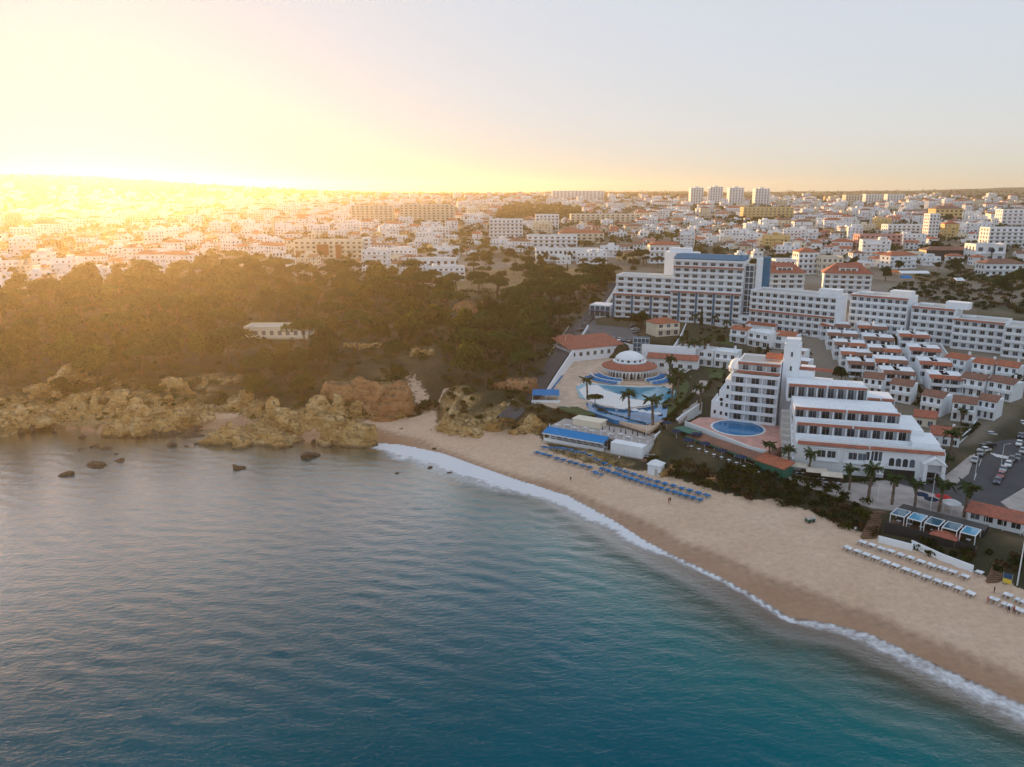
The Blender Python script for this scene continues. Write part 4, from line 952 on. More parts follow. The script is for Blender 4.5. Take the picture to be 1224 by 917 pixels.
# --- long stepped white hotel
SEG = [((894,393),(1012,399),6,12,14,(3,),()), ((1012,400),(1084,406),6,8,15,(6,),()), ((1085,408),(1134,415),5,5,14,(5,),()), ((1135,416),(1194,425),4,6,14,(4,),()), ((1195,426),(1262,437),4,6,14,(),())]
(lx0, ly0), lrz, _ = frame_px((894,393), (1262,437), 16)
TB = empty('long_white_hotel', (lx0, ly0, 16), lrz); tag(TB, 'long white hotel stepping down to the right above the terraced houses', 'hotel')
off = 0.0; cL, sL = cos(lrz), sin(lrz)
for i, (pl, pr, nf, nc, dp, red, sk) in enumerate(SEG):
    a, b_ = at(*pl, 16), at(*pr, 16)
    la = ((a[0]-lx0)*cL+(a[1]-ly0)*sL, -(a[0]-lx0)*sL+(a[1]-ly0)*cL); lb = ((b_[0]-lx0)*cL+(b_[1]-ly0)*sL, 0)
    hotel_block(TB, la[0]+0.03*i, la[1], lb[0]-la[0]-0.05, dp, 0, nf, 3.05, nc, red=red)
    if i in (0, 1, 2):
        xr = la[0]+(lb[0]-la[0])*(0.75, 0.62, 0.7)[i]; z_ = nf*3.05
        MB().box(xr, la[1]+5, z_+0.07, xr+9, la[1]+11, z_+2.9).build('rooftop_lift_house', M['white'], TB)
    if i == 0:
        MB().box(la[0], la[1]-3.0, -3, lb[0]*0.36, la[1]-0.16, 2.9).build('podium', M['white'], TB)
        MB().shed(la[0], la[1]-3.2, lb[0]*0.36, la[1]-0.16, 2.91, 3.7, 0.1).build('podium_tile_roof', M['tile'], TB)
    if i in (1, 2, 3):
        MB().box(la[0]+1, la[1]+dp-4, nf*3.05+0.07, la[0]+6, la[1]+dp-1, nf*3.05+0.6).build('roof_unit', M['frame'], TB)
LANDMARKS += [('long stepped white hotel', 1060, 375)]

# --- two white blocks with red hipped roofs
def hipped(pl, pr, z, nf, nc, D, lab):
    (x, y), rz, W = frame_px(pl, pr, z); T = empty('hipped_apartment_house', (x, y, z), rz); tag(T, lab, 'building')
    top = hotel_block(T, 0, 0, W, D, 0, nf, 3.1, nc, roof=False)
    r_ = MB().hip(0, 0, W, D, top+0.76, 5.6, 0.9).build('tile_roof', M['tile_red'], T)
    d_ = MB().box(W*0.3, 1.0, top+0.9, W*0.7, 5.5, top+4.2); d_.build('dormer', M['white'], T)
    MB().shed(W*0.28, 0.8, W*0.72, 6.5, top+4.21, top+5.6, 0.2).build('dormer_roof', M['tile_red'], T)
    for k in range(3): link('window', window_mesh(W*0.09, 1.7), T, (W*(0.34+0.115*k), 0.995, top+1.9))
    MB().box(W*0.82, D*0.5, top+2, W*0.82+1.0, D*0.5+1, top+6.4).build('chimney', M['white'], T)
hipped((912,352), (960,352), 19, 4, 5, 13, 'white apartment house with red hipped roof, left of the pair')
hipped((983,352), (1040,354), 19, 4, 6, 14, 'white apartment house with red hipped roof, right of the pair')
LANDMARKS += [('pair of red hipped roofs', 975, 325)]

# --- terraced seafront hotel: domed left block and stepped right block
(ex, ey), erz, EW = frame_px((848,502), (926,511), 8.6)
TE = empty('domed_terrace_hotel', (ex, ey, 8.6), erz); tag(TE, 'white domed hotel block behind the oval pool', 'hotel')
hotel_block(TE, EW*0.28, 1.5, EW*0.72, 16, 0, 5, 3.0, 3, rec=2.0, ww=0.5, para=1.05)
hotel_block(TE, EW*0.36, 3.5, EW*0.64, 13, 15.8, 1, 3.0, 3, rec=1.6, ww=0.4, red=(1,), sink=0.0)
MB().shed(EW*0.36, 2.7, EW, 3.4, 15.9, 16.4, 0.1).build('tile_trim', M['tile_red'], TE)
for i, (xa, xb, h_, y_) in enumerate([(-0.02,0.10,4.5,4.0),(0.10,0.19,8.5,3.2),(0.19,0.279,12.5,2.4)]):
    b = MB().box(EW*xa, y_, -3, EW*xb-0.01, 15, h_); b.box(EW*xa, y_, h_+0.001, EW*xb-0.01, y_+0.25, h_+0.9); b.box(EW*xa, y_+0.251, h_+0.001, EW*xa+0.25, 14.9, h_+0.9); b.build('stepped_wing', M['white'], TE)
    for k in range(int(h_/3)): link('window', window_mesh(0.9, 1.3), TE, (EW*(xa+xb)/2-0.4, y_-0.003, 1.2+3*k))
b = MB().lathe([(0.01,6.2),(0.7,6.2),(0.7,6.3),(0.01,6.3)], 14); 
MB().lathe([(2.6,15.1),(2.6,16.2),(2.75,16.25),(2.75,16.5),(2.5,16.6),(2.35,17.6),(1.8,18.6),(0.9,19.2),(0.15,19.4),(0.12,20.2),(0.01,20.25)], 20, cx=EW*0.32, cy=8).build('dome', M['white'], TE, smooth=True)
MB().shed(EW*0.74, 9.6, EW*0.98, 13, 19.7, 20.9, 0.2).build('tile_roof', M['tile'], TE)
MB().lathe([(0.55,-0.06),(0.55,0.06)], 14).build('round_window', M['glass'], TE, (EW*0.14, 3.15, 6.4)).rotation_euler = (pi/2, 0, 0)
b = MB().box(EW+0.3, 6.5, -3, EW+5.2, 11.5, 25.5)
b.box(EW+0.6, 6.9, 25.51, EW+4.9, 11.1, 27.0); b.prism([(EW+5.21,6.8),(EW+9.5,7.2),(EW+9.5,16),(EW+5.21,16)], -3, 17.5); b.prism([(EW+9.51,7.4),(EW+15,8),(EW+15,17),(EW+9.51,17)], -3, 13.5)
b.build('bell_tower', M['white'], TE)
MB().shed(EW+5.2, 6.9, EW+15, 8.6, 17.6, 18.1, 0.0).build('tile_trim', M['tile_red'], TE)
for k in range(3): link('window', window_mesh(0.7, 1.6), TE, (EW+2.4, 6.495, 21.5-4.5*k))
LANDMARKS += [('domed white hotel', 888, 465)]

(sx0, sy0), srz, SW = frame_px((938,560), (1128,577), 5.8)
TS = empty('stepped_terrace_hotel', (sx0, sy0, 5.8), srz); tag(TS, 'white stepped hotel with red tile edged terraces above the promenade', 'hotel')
def terrace(x0, x1, y0, y1, z0, z1, ncol, red=True, win=True, arches=False):
    b = MB(); b.box(x0, y0+2.6, z0-3 if z0 < 1 else z0, x1, y1, z1); bw = (x1-x0)/ncol
    b.box(x0, y0, z1-0.35, x1, y0+2.597, z1)
    for c in range(ncol+1): b.box(max(x0+.002, x0+c*bw-0.15), y0+0.02, z0+0.001, min(x1-.002, x0+c*bw+0.15), y0+2.596, z1-0.351)
    b.build('terrace_wall', M['white'], TS)
    link('terrace_parapet', panel_mesh('terrace_parapet', x1-x0, 0.25, 1.0, 'white'), TS, (x0, y0-0.26, z1-0.3))
    link('terrace_parapet', panel_mesh('terrace_parapet', x1-x0, 0.2, 0.95, 'white'), TS, (x0, y0-0.21, z0-0.02))
    if red:
        n = max(2, int((x1-x0)/16))
        for k in range(n): MB().shed(x0+(x1-x0)*k/n+0.25, y0-0.85, x0+(x1-x0)*(k+1)/n-0.25, y0-0.27, z1-0.1, z1+0.32, 0.0).build('tile_strip', M['tile_red'], TS)
    if win:
        for c in range(ncol): link('window', window_mesh(bw*0.6, (z1-z0)-0.95), TS, (x0+c*bw+bw*0.2, y0+2.597, z0+0.1))
MB().box(SW*0.06, 0, -3, SW*0.99, 14, 8.0).build('lower_storeys', M['white'], TS)
for k in range(2): MB().shed(SW*(0.07+0.46*k), -0.8, SW*(0.52+0.46*k), -0.003, 7.6, 8.15, 0.0).build('tile_strip', M['tile_red'], TS)
link('terrace_parapet', panel_mesh('terrace_parapet', SW*0.92, 0.25, 0.9, 'white'), TS, (SW*0.065, 0.3, 8.0))
terrace(SW*0.06, SW*0.80, 5.5, 16, 8.02, 11.6, 9)
terrace(SW*0.05, SW*0.74, 9.5, 24, 11.62, 14.9, 8)
terrace(SW*0.02, SW*0.58, 25, 36, 13.0, 17.9, 8)
terrace(SW*0.585, SW*0.78, 27, 38, 10.5, 14.6, 3)
MB().box(SW*0.745, 10, -3, SW*0.90, 26, 10.8).build('side_wing', M['white'], TS)
MB().box(SW*0.8+0.01, 3.2, 8.01, SW*0.97, 13.8, 9.4).build('roof_terrace_block', M['white'], TS)
for k, (xx, w_) in enumerate([(0.20,0.055),(0.265,0.055),(0.40,0.055),(0.46,0.055)]): link('window', window_mesh(SW*w_, 2.0), TS, (SW*xx, -0.003, 4.2))
for k, xx in enumerate((0.17, 0.37)):
    b = MB(); w_ = SW*0.17; b.box(SW*xx, -0.5, 3.4, SW*xx+0.3, -0.1, 6.9); b.box(SW*xx+w_-0.3, -0.5, 3.4, SW*xx+w_, -0.1, 6.9); b.box(SW*xx, -0.6, 6.91, SW*xx+w_, -0.1, 7.2); b.box(SW*xx, -0.6, 3.2, SW*xx+w_, -0.1, 3.39); b.build('window_surround', M['white'], TS)
for k in range(4):
    b = MB(); n = 8; w_ = SW*0.032; x_ = SW*(0.655+0.042*k); pts = [(x_, 0), (x_+w_, 0)] + [(x_+w_/2+w_/2*cos(pi*i/n), 1.6+w_/2*sin(pi*i/n)) for i in range(n+1)]
    b.poly([(p[0], -0.06, 3.4+p[1]) for p in pts]); b.build('arched_window', M['glass'], TS)
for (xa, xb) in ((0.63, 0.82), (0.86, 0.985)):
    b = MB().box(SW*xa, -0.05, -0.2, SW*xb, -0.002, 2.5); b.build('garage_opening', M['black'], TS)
b = MB(); b.box(SW*0.50, -2.4, 1.5, SW*0.62, -0.003, 4.2); b.box(SW*0.50, -2.4, 4.21, SW*0.62, -2.2, 5.1); b.build('entrance_balcony', M['white'], TS)
for k in range(4): MB().box(SW*(0.51+0.026*k), -0.09, 4.3, SW*(0.53+0.026*k), -0.004, 7.0).build('entrance_door', M['glass'], TS)
b = MB(); w0, w1 = SW*0.855, SW*0.985; b.box(w0, -2.6, -1, w0+0.9, -0.003, 5.4); b.box(w1-0.9, -2.6, -1, w1, -0.003, 5.4); b.gable(w0, -2.6, w1, -0.01, 5.4, 1.8, 0.3, 0, 0, 'y'); b.build('entrance_porch', M['white'], TS)
for i in range(12):
    MB().lathe([(0.25,0),(0.25,0.7),(0.12,1.0),(0.01,1.1)], 8).build('chimney_pot', M['white'], TS, (SW*(0.12+0.055*i), 12.5 if i % 2 else 27.5, 14.9 if i % 2 else 17.9))
b = MB(); n = 9
for i in range(n): b.box(SW*-0.015, 1+i*2.6, -3, SW*0.045, 3.59+i*2.6, 1.2+i*1.15)
b.build('outdoor_stair', M['greywall'], TS)
b = MB()
for i in range(n): b.box(SW*0.046, 1+i*2.6, -3, SW*0.058, 3.59+i*2.6, 2.6+i*1.15)
b.build('stair_wall', M['white'], TS)
LANDMARKS += [('stepped terrace hotel', 1030, 520)]

# --- oval pool terrace
slab('oval_pool_terrace', [(820,507),(836,499),(850,499),(938,510),(938,532),(914,541),(898,537)], 8.7, 2.9, M['deck'])
cx_, cy_ = at(882, 511.5, 8.75); b = MB(); T = empty('oval_pool', (cx_, cy_, 8.7)); tag(T, 'oval blue swimming pool on the pink terrace', 'pool')
MB().lathe([(1.0,0.0),(1.0,0.05)], 40).build('water', M['pool'], T).scale = (7.6, 8.0, 1)
b = MB().lathe([(1.0,0),(1.0,0.12),(1.08,0.12),(1.08,0)], 40, caps=False); o = b.build('pool_rim', M['frame'], T); o.scale = (7.65, 8.05, 1)
wall_line('terrace_balustrade', [P3(819,507,8.7), P3(898,538,8.7), P3(915,542,8.7)], 1.0, 0.3, M['white'], 'white balustrade along the front of the oval pool terrace', sink=0.6)
A_, B_ = P3(828,527,5.9), P3(912,556,5.9)
ang = atan2(B_[1]-A_[1], B_[0]-A_[0]); L_ = hypot(B_[0]-A_[0], B_[1]-A_[1])
T = empty('terrace_restaurant', A_, ang); tag(T, 'restaurant under the oval pool terrace with red tile and green awning', 'restaurant')
MB().shed(0, -3.0, L_, 0.2, 2.0, 3.0, 0.0).build('tile_canopy', M['tile_old'], T)
MB().box(-0.2, -3.4, 1.65, L_+0.2, -3.05, 2.05).build('green_fascia', M['green'], T)
for k in range(8): MB().tube((k*L_/7, -3.1, -0.8), (k*L_/7, -3.1, 1.7), 0.09).build('post', M['frame'], T)
MB().box(0, 0.6, -1, L_, 0.7, 1.9).build('shop_front', M['glass'], T)
MB().box(L_+0.3, -4.2, -0.5, L_+10, -0.2, 2.5).build('kiosk_wall', M['green'], T)
MB().shed(L_+0.1, -4.6, L_+10.2, 0.2, 2.52, 3.6, 0.0).build('kiosk_tile_roof', M['tile'], T)
a2 = P3(805,522,6.2); T = empty('green_pergola', a2, ang); tag(T, 'green framed glass pergola left of the terrace restaurant', 'pergola')
g = MB()
for k in range(4): g.box(k*2.4, -0.1, -0.5, k*2.4+0.15, 0.1, 2.6); g.box(k*2.4, 3.9, -0.5, k*2.4+0.15, 4.1, 2.6)
g.box(-0.2, -0.2, 2.61, 7.6, 4.3, 2.8); g.build('frame', M['green'], T)
LANDMARKS += [('oval blue pool', 882, 511)]

# --- aqua pool: domed pavilion, red roofed hall, pools
dx_, dy_ = at(752, 447, 10); TD = empty('domed_pool_pavilion', (dx_, dy_, 9.6)); tag(TD, 'round white pavilion with dome, arcade and red ring roof above the aqua pool', 'pavilion')
Rr = 10.3; b = MB(); n = 26; a0, a1 = radians(170), radians(370)
for i in range(n):
    t0 = a0+(a1-a0)*i/n; t1 = a0+(a1-a0)*(i+1)/n
    for j in range(8):      # arched bays
        u0, u1 = t0+(t1-t0)*j/8, t0+(t1-t0)*(j+1)/8
        f = lambda s: 0.0 if s <= 0.12 or s >= 0.88 else 2.0+1.0*math.sqrt(max(0, 1-((s-0.5)/0.38)**2))
        h0, h1 = f(j/8+0.001), f((j+1)/8-0.001)
        b.poly([(Rr*cos(u0), Rr*sin(u0), h0), (Rr*cos(u1), Rr*sin(u1), h1), (Rr*cos(u1), Rr*sin(u1), 3.8), (Rr*cos(u0), Rr*sin(u0), 3.8)])
b.lathe([(Rr,3.8),(Rr-0.5,3.8),(Rr-0.5,2.9)], 52, a0, a1); b.build('arcade', M['white'], TD)
MB().lathe([(7.9,-0.5),(7.9,3.7)], 40).build('inner_wall', M['cream'], TD)
for k in range(9):
    t = radians(190)+radians(160)*k/8; o = MB().box(-0.9, -0.05, 0, 0.9, 0.05, 2.4).build('door_glazing', M['glass'], TD, (7.98*cos(t), 7.98*sin(t), 0), t+pi/2)
MB().lathe([(Rr+0.6,3.75),(Rr+0.6,3.95),(6.7,5.5),(6.7,5.3)], 52, caps=False).build('tile_ring_roof', M['tile_red'], TD)
MB().lathe([(6.4,3.7),(6.4,5.7),(6.6,5.72),(6.6,5.95),(5.5,6.05),(5.5,7.0),(5.65,7.02),(5.6,7.2),(5.1,7.8),(4.1,8.6),(2.5,9.25),(0.8,9.55),(0.4,9.6),(0.4,9.9),(0.01,10.1)], 36).build('dome', M['white'], TD, smooth=False)
for k in range(14):
    t = 2*pi*k/14; b = MB(); pts = [(-0.55,0),(0.55,0)]+[(0.55*cos(pi*i/6), 0.35+0.55*sin(pi*i/6)) for i in range(7)]
    b.poly([(p[0], 0, p[1]) for p in pts]); b.build('dome_window', M['glass'], TD, (5.52*cos(t), 5.52*sin(t), 6.05), t+pi/2)
MB().lathe([(Rr+5.0,-0.6),(Rr+5.0,0.0),(Rr+0.1,0.001),(Rr+0.1,-0.5)], 52, radians(165), radians(375)).build('terrace_step', M['beige_deck'], TD)
for j, (r0, z_) in enumerate(((Rr+1.2, 0.7), (Rr+4.9, 0.35))):
    for (d0, d1) in ((175, 250), (292, 365)): MB().lathe([(r0+0.3,-0.6),(r0+0.3,z_+0.5),(r0,z_+0.5),(r0,-0.6)], 30, radians(d0), radians(d1)).build('curved_parapet', M['white'], TD)
b = MB()
for i in range(9): b.box(-3.2, -Rr-0.6-i*0.62, -0.6, 3.2, -Rr-0.001-i*0.62, 0.1-i*0.07)
b.build('front_steps', M['beige_deck'], TD)
LANDMARKS += [('domed pool pavilion', 752, 436)]
def curve_pts(px): return [at(x, y, 9.35) for x, y in px]
def sheet(name, pxs, z, mat, parent, th=0.1, z0=None):
    w = [at(x, y, z) for x, y in pxs]
    if sum(a[0]*b[1]-b[0]*a[1] for a, b in zip(w, w[1:]+w[:1])) < 0: w.reverse()
    return MB().prism(w, z-th if z0 is None else z0, z).build(name, mat, parent)
TP = empty('aqua_pool', (0, 0, 0)); tag(TP, 'large turquoise aqua pool with white beach island and waterfall', 'pool')
sheet('upper_water', [(688,462),(698,457),(730,460),(765,462.5),(795,461.5),(808,467),(806,477),(785,484),(745,488),(713,483),(693,475)], 9.42, M['pool_light'], TP, 0.2)
sheet('white_island', [(692,466),(702,460),(714,460),(722,466),(742,472),(755,477),(772,479),(783,480),(790,479),(770,485),(745,488),(718,484),(700,478)], 9.47, M['paint'], TP, 0.3)
sheet('lower_water', [(700,481),(720,486),(745,489.5),(770,487),(786,484.5),(799,484),(796,501),(772,508),(735,502),(704,491)], 9.40, M['pool'], TP, 0.1, 8.0)
b = MB(); x0, y0 = at(734, 488, 9.4); x1, y1 = at(747, 489, 9.4)
b.shed(x0, y0-3.2, x1, y0+0.2, 9.45, 9.95, 0.0, th=0.25); b.build('waterfall', M['paint'], TP)
sheet('pool_wall', [(708,483),(722,487),(745,490),(770,488),(784,485),(783,484.4),(770,487.2),(745,489.2),(722,486.2),(709,482.3)], 9.95, M['blue'], TP, 0.1, 8.0)
pg_ = [(690,462),(698,458),(730,461),(765,463),(795,462),(806,468),(803,477)]
b = MB()
for p, q in zip(pg_[:-1], pg_[1:]):
    a, c = at(*p, 9.4), at(*q, 9.4); b.tube((a[0], a[1], 9.45), (c[0], c[1], 9.45), 0.22, 0.22, 5)
b.build('pool_rim', M['frame'], TP)
LANDMARKS += [('aqua pool', 745, 478)]
(rx, ry), rrz, RWd = frame_px((681,427), (745,420), 11.5)
T = empty('red_roof_hall', (rx, ry, 10.2), rrz); tag(T, 'low white hall with wide red tile roof beside the access road', 'hall')
MB().box(0, 0, -2, RWd*0.98, 15, 4.4).build('wall', M['white'], T)
MB().shed(0, 0, RWd*0.98, 15, 4.42, 7.2, 0.5).build('tile_roof', M['tile_red'], T)
MB().gable(1.5, 11, 9, 15.5, 6.6, 1.6, 0.4, 0, 1).build('ridge_roof', [M['tile_red'], M['white']], T)
for k in range(7): link('window', window_mesh(1.6, 1.8), T, (1.2+k*RWd*0.13, -0.003, 1.2))
LANDMARKS += [('red-roofed hall', 708, 414)]
T = empty('pool_service_building', P3(762, 447, 10), -0.35); tag(T, 'white curved service building with red roof right of the domed pavilion', 'building')
MB().box(2, 9, -2, 22, 16, 5.0).build('wall', M['white'], T); MB().shed(2, 8.6, 22, 13, 5.02, 6.3, 0.3).build('tile_roof', M['tile_red'], T)
MB().box(-2, 18, -2, 20, 19, 8.5).build('back_wall', M['white'], T)
for k in range(5): link('window', window_mesh(1.8, 1.6), T, (3.4+k*3.7, 8.997, 1.6))
T = empty('glass_lift_tower', P3(766, 421, 12.5), -0.25); tag(T, 'dark glass lift tower standing in the white wall behind the dome', 'tower')
MB().box(-3.4, 0, -3, 3.4, 4, 6.2).build('glazing', M['glass_blue'], T)
b = MB()
for k in range(5): b.box(-3.5+1.72*k, -0.12, -3, -3.36+1.72*k, -0.003, 6.3)
for k in range(4): b.box(-3.36, -0.11, k*2.0, 3.38, -0.004, k*2.0+0.14)
b.build('frame', M['frame'], T)
wall_line('retaining_wall', [P3(690,411,12.6), P3(738,414,12.6), P3(800,430,11.6)], 2.4, 0.6, M['white'], 'long white retaining wall below the car park', sink=3)
# --- pavilion beside the car park, lawn terrace houses
def villa(pl, pr, z, nf, nc, D, lab, roof='hip', name='villa', cat='house', mat='white', tile='tile', group=None, balcony=True):
    (x, y), rz, W = frame_px(pl, pr, z); T = empty(name, (x, y, z), rz); tag(T, lab, cat, group); h = nf*2.9
    MB().box(0, 0, -2.5, W, D, h).build('wall', M[mat], T)
    if roof == 'hip': MB().hip(0, 0, W, D, h+0.01, min(W, D)*0.2, 0.35).build('tile_roof', M[tile], T)
    elif roof == 'gable': MB().gable(0, 0, W, D, h+0.01, D*0.2, 0.35, 0, 1).build('tile_roof', [M[tile], M[mat]], T)
    elif roof == 'shed': MB().shed(0, 0, W, D*0.5, h+0.01, h+D*0.16, 0.3).build('tile_roof', M[tile], T)
    else:
        b = MB(); b.box(0, 0, h+.001, W, 0.25, h+0.8); b.box(0, D-0.25, h+.001, W, D, h+0.8); b.box(0, .251, h+.001, .25, D-.251, h+.8); b.box(W-.25, .251, h+.001, W, D-.251, h+.8); b.build('roof_parapet', M[mat], T)
    bw = W/nc
    for k in range(nf):
        for c in range(nc): link('window', window_mesh(bw*0.5, 1.6 if k or not balcony else 2.1), T, (c*bw+bw*0.25, -0.003, k*2.9+(0.9 if k else 0.25)))
        if k and balcony: link('balcony_front', panel_mesh('balcony_front', W*0.9, 1.2, 0.95, mat), T, (W*0.05, -1.203, k*2.9-0.25))
    b = MB().box(W*0.75, D*0.55, h, W*0.75+0.7, D*0.55+0.7, h+min(W, D)*0.2+1.0); b.build('chimney', M[mat], T)
    return T
villa((785,402),(812,400),14.2,2,3,10,'cream two-storey pavilion beside the car park tree','hip','car_park_pavilion','building','cream')
villa((806,433),(852,438),11.0,2,5,8,'left white row house below the hotel lawn','flat','row_house','house',group='row houses below the hotel lawn')
villa((853,438),(879,441),11.0,2,3,8,'right white row house below the hotel lawn','flat','row_house','house',group='row houses below the hotel lawn')
villa((874,390),(905,396),15,2,3,9,'white flat-roofed annex at the corner of the long hotel','flat','annex','building')
villa((872,408),(892,411),13.5,2,2,8,'small white house with red roof right of the hotel lawn','shed','small_house','house')
villa((893,412),(918,417),13.5,2,3,9,'white house with dark flat roof left of the terraced rows','flat','small_house','house')
villa((924,416),(948,419),13.2,2,2,9,'white house behind the bell tower','shed','small_house','house')

# --- stepped rows of terrace houses (pueblo)
HOUSE = {}
def pueblo(T, w, d, h, tile):
    k = (round(w,1), tile)
    if k not in HOUSE:
        b = MB(); b.box(0, 2.2, -4, w, d, h); b.box(0, 0, -4, w, 2.199, 0.15); b.box(0, 0, 2.75, w, 2.199, 2.95); b.box(0.002, 0.02, 0.151, 0.3, 2.198, h-0.6); b.box(w-0.3, 0.02, 0.151, w-0.002, 2.198, h-0.6)
        b.box(w*0.15, d*0.6, h, w*0.15+0.7, d*0.6+0.7, h+2.2)
        r_ = MB().shed(0, 0.3, w, 2.5, h-0.6, h+0.35, 0.1); b.box(0, 2.51, h-.1, w, d, h+.55)
        HOUSE[k] = (b.mesh('wall', M['white']), r_.mesh('tile_roof', M[tile]), MB().box(0.302, -0.1, 0.1, w-0.302, 0.04, 1.1).mesh('balcony_front', M['white']))
    a, c, e = HOUSE[k]
    link('wall', a, T); link('tile_roof', c, T); link('balcony_front', e, T); link('balcony_front', e, T, (0, -0.002, 2.8))
    for zz in (0.25, 3.05): link('window', window_mesh(w*0.55, 1.95), T, (w*0.22, 2.197, zz))
ROWS = [('left row', (980,404), (1012,452), 5, 'tile_old', 17.5, 34), ('middle row', (1024,407), (1052,464), 5, 'tile_old', 17.0, 36), ('right row', (1074,418), (1110,470), 4, 'tile_red', 15.8, 38)]
for nm, p0, p1, lv, tl, dx2, wpx in ROWS:
    for j in range(lv):
        t = j/(lv-1); px, py = p0[0]+(p1[0]-p0[0])*t, p0[1]+(p1[1]-p0[1])*t; z = 16.2+(9.4-16.2)*t
        for c in range(2):
            x, y = at(px+c*dx2, py+c*1.5, z); T = empty('terrace_house', (x, y, z), -0.30)
            tag(T, 'white terrace house, %s step from the top, %s column of the %s' % (NUM[j+1], ('left', 'right')[c], nm), 'house', 'stepped terrace houses')
            pueblo(T, 6.3+0.3*t, 10.5, 6.0, tl if (j+c) % 3 else 'tile')
    # stairway walls on the right of each row
    a, b_ = P3(p0[0]+wpx+6, p0[1]-4, 16.6), P3(p1[0]+wpx+8, p1[1]-2, 9.6)
    ribbon('stair_path', [a, b_], 3.4, M['paving'], 0.9)
    wall_line('stair_wall', [(a[0]+1.8, a[1], a[2]), (b_[0]+1.8, b_[1], b_[2])], 1.5, 0.35, M['white'], 'white wall along the stair path right of the %s of terrace houses' % nm, sink=3)
for (pl, pr, z, lab, tl) in [((940,436),(962,439),11.5,'upper house of the short row behind the bell tower','tile_old'), ((944,449),(966,452),10.6,'lower house of the short row behind the bell tower','tile_old')]:
    (x, y), rz, W = frame_px(pl, pr, z); T = empty('terrace_house', (x, y, z), rz); tag(T, 'white '+lab, 'house', 'stepped terrace houses'); pueblo(T, 6.0, 9, 5.4, tl)
VILLAS = [((1127,444),(1152,449),12,2,'tile','leftmost of three orange-roofed villas below the long hotel'),((1160,451),(1184,455),12,2,'tile','middle of three orange-roofed villas below the long hotel'),((1188,455),(1214,459),12,2,'tile','rightmost of three orange-roofed villas below the long hotel'),
 ((1146,470),(1174,475),10,2,'tile_old','brown-roofed villa left of the hedge'),((1178,474),(1208,480),10,2,'tile_old','brown-roofed villa nearest the street top'),((1136,501),(1164,505),8.2,2,'tile_old','lowest brown-roofed villa by the street wall'),((1166,498),(1188,502),8.2,2,'tile_old','narrow brown-roofed villa beside the street wall'),
 ((1099,492),(1124,497),8.4,2,'tile_old','brown-roofed villa left of the street garden'),((1062,478),(1088,482),9,2,'tile_old','brown-roofed house behind the stepped hotel'),((1030,470),(1054,473),9.4,2,'tile_old','brown-roofed house between the terraces and the stepped hotel')]
for (pl, pr, z, nf, tl, lab) in VILLAS: villa(pl, pr, z, nf, 3, 8.5, 'white '+lab, 'shed', 'villa', 'house', 'white', tl, 'villas beside the street')
villa((1092,508),(1118,511),7.2,1,2,7,'low annex with dark red roof behind the stepped hotel','gable','annex','building','cream','tile_red',None,False)
villa((1112,530),(1146,534),6.4,1,3,8,'low white bar with dark red roof by the street corner','gable','annex','building','white','tile_red',None,False)
